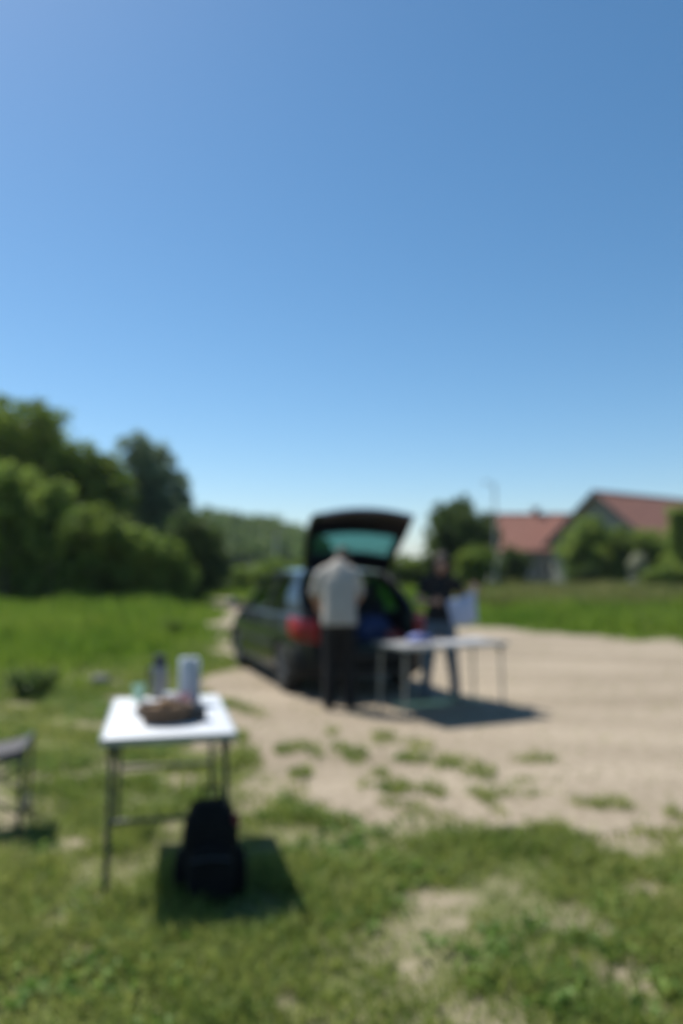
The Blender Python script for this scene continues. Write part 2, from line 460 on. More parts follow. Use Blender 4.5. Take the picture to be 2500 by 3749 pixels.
LEAF = {
    'bright': leaf_mat('leaf_bright', (0.1, 0.185, 0.028), (0.29, 0.375, 0.075), 0.6, 0.5),
    'mid': leaf_mat('leaf_mid', (0.085, 0.155, 0.02), (0.24, 0.31, 0.055), 0.6, 0.5),
    'dark': leaf_mat('leaf_dark', (0.035, 0.075, 0.018), (0.115, 0.165, 0.04), 0.6, 0.45),
    'grey': leaf_mat('leaf_grey', (0.1, 0.165, 0.085), (0.28, 0.35, 0.2), 0.6, 0.45),
    'pale': leaf_mat('leaf_pale', (0.35, 0.37, 0.24), (0.65, 0.65, 0.5), 0.6, 0.45),
}
bark = mat('bark', (0.09, 0.07, 0.05), 0.9, var=(0.17, 0.14, 0.1), scale=12, bump=0.6, bscale=25)
def tree(name, label, cat, lobes_px, d, n, leaf, kind='mid', group=None, trunk_r=0.16, depth=1.0, seed=None):
    rd = np.random.default_rng(seed if seed is not None else int(d * 100 + lobes_px[0][0]))
    lobes = []
    for k, (u, v, ru, rv) in enumerate(lobes_px):
        dd = d + ((k * 37) % 5 - 2) * 0.45 * ru / F * d
        c = P(u, v, dd); lobes.append((c.x, c.y, max(c.z, rv / F * d * 0.9), ru / F * d, ru / F * d * depth, rv / F * d))
    bx = float(np.mean([l[0] for l in lobes])); by = d
    root = empty(name, (bx, by, 0), 0, label, cat, group)
    pts = crown_points(lobes, int(n * 1.5), rd)
    pts = pts[pts[:, 2] > 0.05] - np.array([bx, by, 0])
    Vv, Ff = leaf_quads(pts, leaf, rd)
    Vv[:, 2] = np.maximum(Vv[:, 2], 0.01)
    link_mesh('crown', np_mesh('crown', Vv, Ff), LEAF[kind], root)
    mb = MB()
    zc = min(l[2] for l in lobes)
    fork = Vector((0, 0, max(zc * 0.55, 0.3)))
    mb.tube([(0, 0, -0.05), (0.03, 0.02, fork.z * 0.5), fork], [trunk_r * 1.3, trunk_r, trunk_r * 0.85], 8)
    for l in lobes:
        e = Vector((l[0] - bx, l[1] - by, l[2])); q = fork.lerp(e, 0.5) + Vector((0, 0, 0.1 * l[5]))
        mb.tube([fork, q, e], [trunk_r * 0.6, trunk_r * 0.4, trunk_r * 0.12], 6)
    mb.build('trunk', bark, root, True)
    return root

EDGE = 'bushes and trees along the meadow edge'
tree('broadleaf_tree', 'tall dark tree at the left picture edge, highest of the woods', 'tree', [(60, 1560, 150, 90), (-70, 1590, 150, 120), (150, 1610, 80, 60), (30, 1690, 160, 100), (-60, 1760, 150, 120)], 42, 15000, 0.13, 'mid', EDGE, 0.25)
tree('broadleaf_tree', 'rounded green tree between the dark tall tree and the greyish tree', 'tree', [(285, 1700, 80, 75), (360, 1735, 80, 70), (250, 1790, 100, 80), (400, 1800, 85, 80), (330, 1880, 110, 90)], 40, 12000, 0.12, 'mid', EDGE, 0.2)
tree('willow_tree', 'tall greyish green tree standing clear against the sky', 'tree', [(495, 1665, 70, 68), (560, 1715, 75, 85), (640, 1800, 58, 80), (560, 1830, 100, 110), (500, 1790, 70, 100), (600, 1910, 95, 90)], 46, 15000, 0.12, 'grey', EDGE, 0.22)
tree('hillside_tree', 'green tree filling the slope behind the tall dark tree', 'tree', [(150, 1660, 90, 60), (230, 1690, 80, 55), (120, 1760, 130, 100), (260, 1790, 110, 90)], 56, 9000, 0.17, 'mid', EDGE, 0.2)
tree('hillside_tree', 'green tree on the slope between rounded and greyish trees', 'tree', [(410, 1770, 70, 55), (440, 1850, 90, 80), (360, 1850, 90, 80)], 55, 8000, 0.17, 'mid', EDGE, 0.2)
tree('round_shrub', 'dark rounded bush at the right end of the thicket', 'shrub', [(710, 1985, 85, 90), (755, 2050, 70, 75), (675, 1920, 50, 45), (735, 2110, 90, 70)], 36, 11000, 0.11, 'dark', EDGE, 0.1)
tree('thicket_shrub', 'yellowish green bush at the far left edge of the thicket', 'shrub', [(40, 1800, 100, 85), (60, 1930, 130, 120), (-20, 2060, 140, 130)], 33, 11000, 0.11, 'bright', EDGE, 0.1)
tree('thicket_shrub', 'upright bright bush second from the left in the thicket', 'shrub', [(195, 1845, 70, 75), (210, 1940, 100, 100), (180, 2080, 130, 110)], 32, 10000, 0.11, 'bright', EDGE, 0.1)
tree('thicket_shrub', 'green bush in the middle of the thicket under the rounded tree', 'shrub', [(330, 1935, 90, 75), (350, 2040, 120, 100), (330, 2140, 130, 75)], 31, 10000, 0.1, 'mid', EDGE, 0.1)
tree('thicket_shrub', 'bright arching bush in front of the greyish tree', 'shrub', [(480, 1985, 80, 60), (480, 2065, 115, 85), (500, 2150, 110, 55)], 31.5, 9000, 0.1, 'bright', EDGE, 0.1)
tree('thicket_shrub', 'low bright bush left of the dark rounded bush', 'shrub', [(605, 2040, 65, 55), (615, 2115, 90, 75)], 33, 7000, 0.1, 'bright', EDGE, 0.1)
tree('field_shrub', 'pale green low bush just left of the open car', 'shrub', [(920, 2120, 75, 55), (1010, 2130, 75, 65), (865, 2155, 50, 40), (1080, 2150, 70, 60)], 46, 8000, 0.14, 'bright', 'low bushes behind the car', 0.08)
tree('field_shrub', 'low bush seen between the open tailgate and the woman', 'shrub', [(1470, 2085, 70, 50), (1545, 2100, 70, 55), (1400, 2110, 60, 50)], 52, 7000, 0.15, 'mid', 'low bushes behind the car', 0.08)
tree('broadleaf_tree', 'dark dense tree beside the street lamp', 'tree', [(1655, 1905, 72, 72), (1695, 1865, 45, 48), (1615, 1960, 55, 85), (1690, 1990, 105, 105), (1775, 1960, 52, 85), (1640, 2060, 80, 85)], 43, 15000, 0.11, 'dark', None, 0.18)
tree('garden_shrub', 'mid green bush at the foot of the street lamp', 'shrub', [(1730, 2085, 55, 65), (1765, 2055, 45, 45)], 39, 5000, 0.1, 'mid', 'garden bushes by the houses', 0.07)
tree('garden_shrub', 'dark bush between the street lamp and the grey house', 'shrub', [(1885, 2065, 50, 52), (1860, 2100, 55, 45)], 52, 5000, 0.13, 'dark', 'garden bushes by the houses', 0.07)
tree('garden_shrub', 'bright bush covering the lower corner of the big gable', 'shrub', [(2150, 1955, 65, 55), (2125, 2030, 70, 75), (2215, 2050, 85, 80)], 50, 9000, 0.13, 'bright', 'garden bushes by the houses', 0.09)
tree('garden_shrub', 'long dark bush below the red roof slope', 'shrub', [(2270, 1985, 75, 45), (2350, 2005, 80, 55), (2430, 2030, 80, 65)], 52, 9000, 0.13, 'mid', 'garden bushes by the houses', 0.09)
tree('garden_tree', 'green tree at the right picture edge', 'tree', [(2490, 1890, 45, 55), (2510, 1975, 60, 75), (2500, 2070, 75, 80)], 46, 8000, 0.12, 'bright', None, 0.12)
tree('flowering_shrub', 'pale whitish flowering bush in front of the dark hedge', 'shrub', [(2328, 2085, 28, 38), (2345, 2050, 20, 22)], 47, 2200, 0.1, 'pale', None, 0.05)
tree('garden_shrub', 'low dull bush at the right edge under the green tree', 'shrub', [(2410, 2125, 55, 35), (2470, 2115, 60, 45)], 44, 5000, 0.12, 'mid', 'garden bushes by the houses', 0.06)
tree('garden_shrub', 'low dark bush under the bright bush by the gable', 'shrub', [(2155, 2105, 35, 32), (2110, 2120, 35, 28)], 47, 3500, 0.11, 'dark', 'garden bushes by the houses', 0.05)

# forest on the hill: one far mass
cs = []
k = 0
while k < 1500:
    x = rng.uniform(-260, 260); y = rng.uniform(128, 250)
    px = CX + x / y * F
    if px < -900 or px > 3300: continue
    cs.append((x, y, float(hill_z(x, y)))); k += 1
lob = []
for x, y, z in cs:
    r = rng.uniform(2.2, 4.2) * float(np.clip((hill_top(CX + x / y * F) - 2.5) / 9.0, 0.3, 1))
    lob.append((x, y, z + r * 1.0, r, r, r * rng.uniform(0.9, 1.35)))
pts = []
for l in lob:
    d = rng.normal(size=(95, 3)); d /= np.linalg.norm(d, axis=1, keepdims=True); d[:, 2] = np.abs(d[:, 2]) * 1.1 - 0.25
    pts.append(d * np.array(l[3:6]) * rng.uniform(0.75, 1.08, (95, 1)) + np.array(l[:3]))
Vv, Ff = leaf_quads(np.concatenate(pts), 0.62)
fm = leaf_mat('leaf_forest', (0.05, 0.1, 0.03), (0.17, 0.23, 0.065), 0.06, 0.45)
tag(link_mesh('forest', np_mesh('forest', Vv, Ff), fm), 'dense green forest covering the low hill', 'forest', kind='stuff')

# ------------------------------------------------------------------ grass
def blades(x, y, h, w, lean=0.5, rand=rng):
    n = len(x)
    a = rand.uniform(0, 2 * math.pi, n); ca, sa = np.cos(a), np.sin(a)
    ln = rand.normal(0, lean, n) * h; la = rand.uniform(0, 2 * math.pi, n)
    lx, ly = ln * np.cos(la), ln * np.sin(la)
    z0 = np.full(n, -0.004)
    V = np.empty((n, 5, 3))
    V[:, 0] = np.stack([x - ca * w, y - sa * w, z0], 1); V[:, 1] = np.stack([x + ca * w, y + sa * w, z0], 1)
    V[:, 2] = np.stack([x + ca * w * .8 + lx * .3, y + sa * w * .8 + ly * .3, h * .6], 1)
    V[:, 3] = np.stack([x - ca * w * .8 + lx * .3, y - sa * w * .8 + ly * .3, h * .6], 1)
    V[:, 4] = np.stack([x + lx, y + ly, h], 1)
    i = np.arange(n)[:, None] * 5
    Fq = np.concatenate([i + np.array([[0, 1, 2]]), i + np.array([[0, 2, 3]]), i + np.array([[3, 2, 4]])], 0)
    return V.reshape(-1, 3), Fq
def grass_material(name, cA, cB, cC, sc):
    m = leaf_mat(name, cA, cB, sc, 0.5)
    r = [n for n in m.node_tree.nodes if n.type == 'VALTORGB'][0]
    e = r.color_ramp.elements.new(0.93); e.color = (*cC, 1)
    return m
turf_m = grass_material('turf_blades', (0.115, 0.185, 0.033), (0.31, 0.335, 0.085), (0.46, 0.41, 0.2), 0.9)
meadow_m = grass_material('meadow_blades', (0.085, 0.175, 0.017), (0.21, 0.285, 0.035), (0.36, 0.36, 0.13), 0.35)
# short turf near the camera
N = 640000
yy = rng.uniform(1.3, 16.0, N); xx = rng.uniform(-1, 1, N) * (1.3 + yy * 0.62)
dd = dirt(xx, yy); bb = bare(xx, yy); tt = tufts(xx, yy)
clump = fbm(xx * 2.6, yy * 2.6, 31)
dens = np.where(dd > 0, np.maximum(tt * 0.9, 0.010 + 0.9 * np.clip((fbm(xx * 3.1, yy * 3.1, 91) - 0.61) * 6, 0, 1) * np.clip(1.6 - dd, 0, 1) * (yy < 7.4)), np.clip(1.05 - bb * 0.95, 0.16, 1) * np.clip(0.35 + (clump - 0.3) * 2.2, 0.15, 1))
keep = rng.random(N) < dens * np.clip(6.5 / yy, 0.35, 1) * 0.62
xx, yy, dd, tt, clump, bb = xx[keep], yy[keep], dd[keep], tt[keep], clump[keep], bb[keep]
big = np.clip((clump - 0.42) * 4, 0, 1)
hh = (0.018 + 0.05 * big + 0.012 * rng.random(len(xx))) * rng.uniform(0.6, 1.5, len(xx)) * (1 - 0.5 * bb)
hh = np.where(dd > 0, np.where(tt > 0.1, 0.035 + 0.05 * rng.random(len(xx)), 0.02 + 0.03 * rng.random(len(xx))), hh)
Vv, Ff = blades(xx, yy, hh, 0.0028 + 0.0006 * yy * rng.uniform(0.7, 1.3, len(xx)), 1.0)
tag(link_mesh('grass', np_mesh('grass', Vv, Ff), turf_m), 'short patchy turf in the foreground', 'grass', kind='stuff')
# broad low weeds between the blades
N = 15000
yy = rng.uniform(1.3, 11.0, N); xx = rng.uniform(-1, 1, N) * (1.3 + yy * 0.6)
cl = fbm(xx * 1.7, yy * 1.7, 77); dd = dirt(xx, yy)
keep = (cl > 0.56) & ((dd < -0.05) | (tufts(xx, yy) > 0.3)) & (bare(xx, yy) < 0.5)
xx, yy = xx[keep], yy[keep]
C = np.repeat(np.stack([xx, yy, np.zeros(len(xx))], 1), 5, 0) + rng.normal(size=(len(xx) * 5, 3)) * np.array([0.025, 0.025, 0.012]) + np.array([0, 0, 0.03])
C[:, 2] = np.maximum(C[:, 2], 0.015)
Vv, Ff = leaf_quads(C, 0.022, rng, 0.6)
Vv[:, 2] = np.maximum(Vv[:, 2], 0.002)
tag(link_mesh('clover_weeds', np_mesh('clover_weeds', Vv, Ff), leaf_mat('weed_leaf', (0.08, 0.17, 0.03), (0.2, 0.29, 0.06), 2.0, 0.45)), 'small broad leaved weeds among the turf', 'weeds', kind='stuff')
# tall meadow grass further off
N = 190000
yy = 9.0 + 41 * rng.random(N) ** 1.5; xx = rng.uniform(-1, 1, N) * (2 + yy * 0.62)
dd = dirt(xx, yy)
lim = np.where(xx < 0, -0.25, -0.15)
clump = fbm(xx * 0.9, yy * 0.9, 61)
leftedge = np.clip((yy - 9.0) / 4.0, 0, 1)
keep = (dd < lim) & (rng.random(N) < (0.25 + 0.9 * clump) * leftedge)
xx, yy, clump, dd = xx[keep], yy[keep], clump[keep], dd[keep]
hh = (0.12 + 0.2 * np.clip((yy - 10) / 8, 0, 1)) * (0.55 + 0.9 * clump) * rng.uniform(0.6, 1.4, len(xx))
hh *= np.clip(-dd / 2.2, 0.3, 1)
hh *= 1 + np.where(xx < -3, 0.45, 0.3) * np.clip((yy - 21) / 8, 0, 1) * np.clip((fbm(xx * 0.5, yy * 0.5, 71) - 0.42) * 6, 0, 1.6)
Vv, Ff = blades(xx, yy, hh, 0.0013 * yy * rng.uniform(0.6, 1.2, len(xx)), 0.32)
tag(link_mesh('meadow_grass', np_mesh('meadow_grass', Vv, Ff), meadow_m), 'tall lush meadow grass beyond the lot', 'grass', kind='stuff')
# dry browner strip in front of the gardens on the right
N = 26000
yy = rng.uniform(27, 48, N); xx = (rng.uniform(1560, 2750, N) - CX) / F * yy
Vv, Ff = blades(xx, yy, rng.uniform(0.35, 0.8, N) * (0.5 + fbm(xx * .4, yy * .4, 88)), np.full(N, 0.045), 0.3)
tag(link_mesh('dry_grass', np_mesh('dry_grass', Vv, Ff), grass_material('dry_blades', (0.13, 0.17, 0.036), (0.26, 0.245, 0.09), (0.38, 0.32, 0.16), 0.3)), 'tall brownish seeding grass before the gardens', 'grass', kind='stuff')

# dark weed clump in the meadow at left
def weed(label, px, d, h, n, kind):
    c = P(px, 2085, d); root = empty('weed_plant', (c.x, d, 0), 0, label, 'weed')
    rd = np.random.default_rng(int(px * 3 + n))
    mb = MB()
    pts = []
    for k in range(14):
        a = rd.uniform(0, 6.28); r = rd.uniform(0.05, 0.32); hh = h * rd.uniform(0.6, 1.05)
        e = Vector((math.cos(a) * r, math.sin(a) * r, hh)); mb.tube([(e.x * .25, e.y * .25, -0.02), e * 0.55, e], [0.006, 0.005, 0.002], 5)
        t = rd.uniform(0.15, 1, n // 14)[:, None]
        pts.append(np.array(e)[None] * t + rd.normal(size=(n // 14, 3)) * 0.05)
    pts = np.concatenate(pts); pts[:, 2] = np.abs(pts[:, 2])
    Vv, Ff = leaf_quads(pts, 0.038, rd, 0.2); Vv[:, 2] = np.maximum(Vv[:, 2], 0.005)
    link_mesh('leaves', np_mesh('leaves', Vv, Ff), LEAF[kind], root); mb.build('stem', mat('weed_stem', (0.08, 0.11, 0.03)), root)
weed('dark bushy weed standing in the grass at left', 130, 9.0, 0.28, 900, 'dark')
weed('small dark weed in the meadow left of the track', 630, 17.5, 0.34, 800, 'mid')

# ================================================================== HOUSES, LAMP, POLES
plaster = mat('plaster_grey', (0.24, 0.24, 0.235), 0.9, var=(0.3, 0.3, 0.29), scale=1.5)
plaster_g = mat('plaster_green', (0.28, 0.28, 0.23), 0.9, var=(0.34, 0.335, 0.28), scale=1.2)
tile = mat('clay_tile', (0.27, 0.115, 0.082), 0.85, var=(0.39, 0.18, 0.13), scale=3.5, bump=0.5, bscale=5)
fascia = mat('fascia_dark', (0.055, 0.055, 0.06), 0.7)
wood_w = mat('window_frame_white', (0.7, 0.7, 0.68), 0.5)
pane_m = mat('window_pane_dark', (0.015, 0.02, 0.025), 0.06, spec=0.8)
doorwood = mat('door_brown', (0.12, 0.07, 0.04), 0.6)
conc = mat('concrete_pole', (0.42, 0.42, 0.4), 0.85, var=(0.5, 0.5, 0.47), scale=4)

def house(name, label, loc, rz, L, W, eave, ridge, wallm, over=0.5, wins=(), gables=(), chimney=None, door=None):
    """local: ridge along +x from 0..L, depth -W/2..W/2 (front is -y)"""
    root = empty(name, loc, rz, label, 'house')
    mb = MB(); h = W / 2
    prof = [(-h, 0), (h, 0), (h, eave), (0, ridge - 0.18), (-h, eave)]
    mb.loft([[(0, y, z) for y, z in prof], [(L, y, z) for y, z in prof]])
    mb.build('wall', wallm, root)
    sl = (ridge - eave) / h; rb = MB()
    for s in (-1, 1):
        ye = s * (h + over); ze = eave - over * sl
        rb.loft([[(x, 0, ridge), (x, ye, ze), (x, ye, ze - 0.12), (x, 0, ridge - 0.14)] for x in (-over, L + over)])
    roof = rb.build('roof', tile, root)
    # courses of tiles as raised rows
    for s in (-1, 1):
        cb = MB(); n = int(math.hypot(h + over, (h + over) * sl) / 0.42)
        for i in range(n):
            t0, t1 = i / n, (i + 1) / n
            y0, y1 = s * (h + over) * t0, s * (h + over) * t1; z0, z1 = ridge - (h + over) * sl * t0, ridge - (h + over) * sl * t1
            nn = Vector((0, s * sl, 1)).normalized()
            a, b = Vector((0, y0, z0)) + nn * 0.006, Vector((0, y1, z1)) + nn * 0.05
            cb.loft([[(x, a.y, a.z), (x, b.y, b.z), (x, y1, z1 + 0.002), (x, y0, z0 + 0.002)] for x in (-over, L + over)])
        o = cb.build('tile_courses', tile, roof); o['kind'] = 'stuff'
    MB().tube([(-over, 0, ridge + 0.03), (L + over, 0, ridge + 0.03)], 0.11, 8).build('ridge_cap', tile, roof)
    for x in (-over - 0.04, L + over + 0.04):
        for s in (-1, 1):
            MB().loft([[(xx_, 0, ridge + 0.04), (xx_, s * (h + over), eave - over * sl + 0.04), (xx_, s * (h + over), eave - over * sl - 0.3), (xx_, 0, ridge - 0.3)] for xx_ in (x - 0.035, x + 0.035)]).build('bargeboard', fascia, roof)
    for s in (-1, 1):
        MB().tube([(-over, s * (h + over + 0.06), eave - over * sl), (L + over, s * (h + over + 0.06), eave - over * sl)], 0.06, 6).build('gutter', fascia, roof)
    def window(c, w, hgt, axis):
        f = MB(); g = MB(); t = 0.07
        def bx(mb_, a, b, sa, sb, dep, off):
            if axis == 'y': mb_.box((c[0] + a, c[1] - off, c[2] + b), (sa, dep, sb))
            else: mb_.box((c[0] - off, c[1] + a, c[2] + b), (dep, sa, sb))
        for q in (-1, 1): bx(f, q * w / 2, 0, t, hgt + t, 0.1, 0.03)
        for q in (-1, 1): bx(f, 0, q * hgt / 2, w - t, t, 0.1, 0.03)
        bx(f, 0, 0, t * .7, hgt - t, 0.08, 0.03)
        fo = f.build('window', wood_w, root)
        bx(g, 0, 0, w - t, hgt - t, 0.02, 0.01); g.build('pane', pane_m, fo)
        sm = MB(); bx(sm, 0, -hgt / 2 - 0.08, w + 0.2, 0.06, 0.18, 0.06); sm.build('sill', wood_w, fo)
    for x, z, w, hgt in wins: window((x, -h, z), w, hgt, 'y')
    for y, z, w, hgt in gables: window((0, y, z), w, hgt, 'x')
    if door:
        x = door; d = MB().box((x, -h - 0.03, 1.05), (0.95, 0.08, 2.1), None, 0.01).build('door', doorwood, root)
        MB().tube([(x + .35, -h - .09, 1.0), (x + .35, -h - .13, 1.0), (x + .25, -h - .13, 1.0)], 0.012, 6).build('handle', fascia, d)
    if chimney:
        x, y, hz = chimney; zb = ridge - abs(y) * sl
        c = MB().box((x, y, zb + hz / 2 - 0.4), (0.55, 0.55, hz + 0.8)).build('chimney', mat('chimney_brick', (0.16, 0.1, 0.08), 0.9, var=(0.22, 0.14, 0.11), scale=6), roof)
        MB().box((x, y, zb + hz + 0.03), (0.75, 0.75, 0.1)).build('chimney_cap', conc, c)
    return root
a2 = P(2170, 1800, 60)
rz2 = R(36)
house('gable_house', 'large house with red tiled roof and pale green gable at right', (a2.x + 0.4, a2.y + 0.3, 0), rz2, 13, 9.0, 3.9, a2.z, plaster_g, 0.55,
      wins=[(3, 1.6, 1.3, 1.3), (7, 1.6, 1.3, 1.3), (10.5, 1.6, 1.3, 1.3)], gables=[(-1.6, 1.7, 1.2, 1.3), (1.6, 1.7, 1.2, 1.3), (0, 4.6, 1.2, 1.2)])
r1 = P(1965, 1884, 70)
h1 = house('low_house', 'lower grey house with red tiled roof and chimney beside the gable house', (13.6, 70, 0), R(2), 10.5, 7.4, 3.5, r1.z, plaster, 0.5,
      wins=[(2.0, 1.7, 1.2, 1.3), (4.6, 1.7, 1.2, 1.3)], chimney=(r1.x - 13.6, 0.2, 0.75), door=6.6)
# porch roof in front of the low house
pr = MB().loft([[(5.4, -3.72, 3.1), (5.4, -6.0, 2.75), (5.4, -6.0, 2.65), (5.4, -3.72, 3.0)], [(10.4, -3.72, 3.1), (10.4, -6.0, 2.75), (10.4, -6.0, 2.65), (10.4, -3.72, 3.0)]]).build('porch_roof', fascia, h1)
for x in (5.5, 8.0, 10.3): MB().box((x, -5.85, 1.33), (0.16, 0.16, 2.66)).build('porch_post', plaster, h1)
# garden fence of planks far right
lp = P(1810, 1765, 40)
lamp = empty('street_lamp', (lp.x, 40, 0), 0, 'thin grey street lamp rising beside the dark tree', 'street lamp')
MB().lathe([(0.11, 0), (0.11, 0.5), (0.075, 0.6), (0.06, 3), (0.045, lp.z - .1), (0.0, lp.z - .08)], 12).build('post', conc, lamp, True)
MB().tube([(0, 0, lp.z - .4), (-0.12, 0, lp.z - .1), (-0.35, -0.02, lp.z + .02)], [0.03, 0.028, 0.025], 8).build('arm', conc, lamp, True)
hd = MB().ell((-0.47, -0.02, lp.z + .0), (0.18, 0.08, 0.055)).build('lamp_head', mat('lamp_grey', (0.3, 0.31, 0.32), 0.5), lamp, True)
MB().ell((-0.48, -0.02, lp.z - .035), (0.12, 0.06, 0.035)).build('lens', mat('lamp_lens', (0.6, 0.62, 0.6), 0.2), hd, True)
pp = P(1012, 1955, 95)
pole = empty('utility_pole', (pp.x, 95, 0), 0, 'faint far utility pole against the wooded hill', 'pole')
MB().lathe([(0.17, 0), (0.14, 3), (0.1, pp.z + .3), (0, pp.z + .32)], 10).build('post', conc, pole, True)
cr = MB().box((0, -.12, pp.z - .1), (1.5, 0.1, 0.1)).build('crossarm', doorwood, pole)
for q in (-.6, 0, .6): MB().lathe([(0.03, 0), (0.05, .05), (0.03, .1), (0.045, .14), (0, .17)], 8, Matrix.Translation((q, -.12, pp.z - .05))).build('insulator', wood_w, cr, True)

# ================================================================== CAR
paint = mat('car_paint', (0.006, 0.008, 0.013), 0.38, 0.2, coat=0.75, spec=0.3)
def pale_low(m, zhi, zlo, amount):  # mixes in a pale tan towards the bottom, broken up by noise
    nt = m.node_tree; b = nt.nodes['Principled BSDF']
    tc = nt.nodes.new('ShaderNodeTexCoord'); sx = nt.nodes.new('ShaderNodeSeparateXYZ'); nt.links.new(tc.outputs['Object'], sx.inputs[0])
    mr = nt.nodes.new('ShaderNodeMapRange'); mr.inputs[1].default_value = zhi; mr.inputs[2].default_value = zlo; mr.inputs[3].default_value = 0; mr.inputs[4].default_value = amount
    nt.links.new(sx.outputs[2], mr.inputs[0])
    n = nt.nodes.new('ShaderNodeTexNoise'); n.inputs['Scale'].default_value = 5; n.inputs['Detail'].default_value = 7; nt.links.new(tc.outputs['Object'], n.inputs[0])
    mu = nt.nodes.new('ShaderNodeMath'); mu.operation = 'MULTIPLY'; nt.links.new(mr.outputs[0], mu.inputs[0]); nt.links.new(n.outputs[0], mu.inputs[1])
    d = nt.nodes.new('ShaderNodeBsdfDiffuse'); d.inputs[0].default_value = (0.33, 0.29, 0.23, 1)
    mx = nt.nodes.new('ShaderNodeMixShader'); nt.links.new(mu.outputs[0], mx.inputs[0]); nt.links.new(b.outputs[0], mx.inputs[1]); nt.links.new(d.outputs[0], mx.inputs[2])
    nt.links.new(mx.outputs[0], nt.nodes['Material Output'].inputs['Surface'])
pale_low(paint, 0.65, 0.3, 0.07)
black = mat('black_plastic', (0.012, 0.012, 0.013), 0.55)
trim = mat('interior_trim', (0.012, 0.012, 0.014), 0.8)
seatm = mat('seat_fabric', (0.02, 0.021, 0.025), 0.9)
rubber = mat('tyre_rubber', (0.016, 0.016, 0.016), 0.85)
alloy = mat('wheel_alloy', (0.14, 0.145, 0.15), 0.45, 0.7)
chrome = mat('mirror_chrome', (0.22, 0.23, 0.24), 0.08, 1.0)
tint = glass_mat('tinted_glass', (0.32, 0.53, 0.54))
clear = glass_mat('clear_glass', (0.62, 0.72, 0.68))
redl = mat('tail_red', (0.36, 0.006, 0.012), 0.35)
lampclear = mat('lamp_clear', (0.7, 0.72, 0.74), 0.08, coat=1.0)

CAR = empty('hatchback_car', (0.29, 9.0, 0), R(19.5), 'dark hatchback car parked on the dirt lot with its tailgate open', 'car')
def lerp(a, b, t): return a + (b - a) * t
def zb(Y): return float(np.interp(Y, [0, 0.4, 1.5, 3.0, 3.4, 3.8, 4.08, 4.2], [0.955, 0.955, 0.93, 0.915, 0.88, 0.80, 0.70, 0.60]))
def wb(Y): return float(np.interp(Y, [-0.02, 0.1, 0.3, 0.8, 1.5, 2.9, 3.5, 3.9, 4.1, 4.22], [0.66, 0.76, 0.81, 0.845, 0.855, 0.855, 0.83, 0.77, 0.68, 0.5]))
def zr(Y): return float(np.interp(Y, [0.6, 0.8, 1.2, 1.7, 2.1, 2.4], [1.415, 1.435, 1.455, 1.46, 1.445, 1.41]))
def station(Y):
    w, t = wb(Y), zb(Y)
    lo = float(np.interp(Y, [0, 0.3, 3.8, 4.2], [0.3, 0.2, 0.2, 0.27]))
    half = [(0.0, lo), (w - 0.16, lo), (w - 0.05, lo + 0.04), (w - 0.012, 0.34), (w, 0.48), (w, 0.6), (w - 0.005, 0.7), (w - 0.022, t - 0.1), (w - 0.045, t - 0.02), (w - 0.075, t), (w * 0.5, t + 0.035), (0.0, t + 0.045)]
    half = [(x, min(z, t + 0.045)) for x, z in half]
    ring = [(x, Y, z) for x, z in half] + [(-x, Y, z) for x, z in half[-2:0:-1]]
    return ring
mb = MB(); mb.loft([station(Y) for Y in [-0.02, 0.04, 0.1, 0.2, 0.35, 0.55, 0.8, 1.1, 1.5, 2.0, 2.5, 2.9, 3.2, 3.5, 3.7, 3.85, 3.97, 4.07, 4.15, 4.2]])
body = mb.build('body', paint)
cut = []
c1 = MB().box((0, 0.32, 1.06), (1.16, 0.9, 0.9)); cut.append(c1.build('c', trim))                 # boot opening at the back
c2 = MB().box((0, 1.62, 0.86), (1.42, 2.76, 0.9)); cut.append(c2.build('c', trim))                # cabin
for Yw in (0.74, 3.30):
    for s in (-1, 1):
        c3 = MB().lathe([(0.345, -0.13), (0.345, 0.2)], 32, Matrix.Translation((s * 0.78, Yw, 0.3)) @ Matrix.Rotation(R(90) * s, 4, 'Y')); cut.append(c3.build('c', black))
booled(body, cut); body.parent = CAR
if trim.name not in [m.name for m in body.data.materials if m]: body.data.materials.append(trim)

def side(u, v, s, off=0.0):                                                                        # greenhouse side: u rear->front, v belt->roof rail
    Y = lerp(lerp(0.15, 0.72, v), lerp(3.14, 2.28, v), u)
    z = lerp(zb(Y) - 0.015, zr(min(Y, 2.4)), v)
    x = lerp(wb(Y) - 0.072, 0.585 - 0.02 * max(0, (u - .85) / .15), v) + 0.028 * math.sin(math.pi * v) + off
    return (s * x, Y, z)
def patch(u0, u1, v0, v1, s, th, off=0.0, nu=8, nv=6):
    m = MB(); m.grid(lambda a, b: side(lerp(u0, u1, a), lerp(v0, v1, b), s, off), nu, nv, th, flip=(s < 0)); return m
for s in (-1, 1):
    patch(0, 0.19, 0, 1, s, 0.05).build('rear_pillar', paint, CAR, True)
    patch(0.52, 0.55, 0.04, 0.93, s, 0.04, -0.001).build('door_pillar', black, CAR, True)
    patch(0.945, 1, 0, 1, s, 0.05).build('windscreen_pillar', paint, CAR, True)
    patch(0.19, 0.945, 0.93, 1, s, 0.05, 0, 14, 2).build('roof_rail', paint, CAR, True)
    patch(0.19, 0.945, 0, 0.05, s, 0.04, 0, 14, 2).build('window_moulding', black, CAR, True)
    patch(0.19, 0.52, 0.05, 0.93, s, 0.005, -0.012).build('rear_side_window', tint, CAR, True)
    patch(0.55, 0.945, 0.05, 0.93, s, 0.005, -0.012).build('front_side_window', clear, CAR, True)
def roof_fn(a, b):
    x = lerp(-1, 1, a); Y = lerp(0.72 - 0.05 * (1 - x * x), 2.28 + 0.1 * (1 - x * x), b)
    return (x * 0.586, Y, zr(min(Y, 2.38)) + 0.045 * (1 - x * x))
MB().grid(roof_fn, 12, 14, 0.04).build('roof', paint, CAR, True)
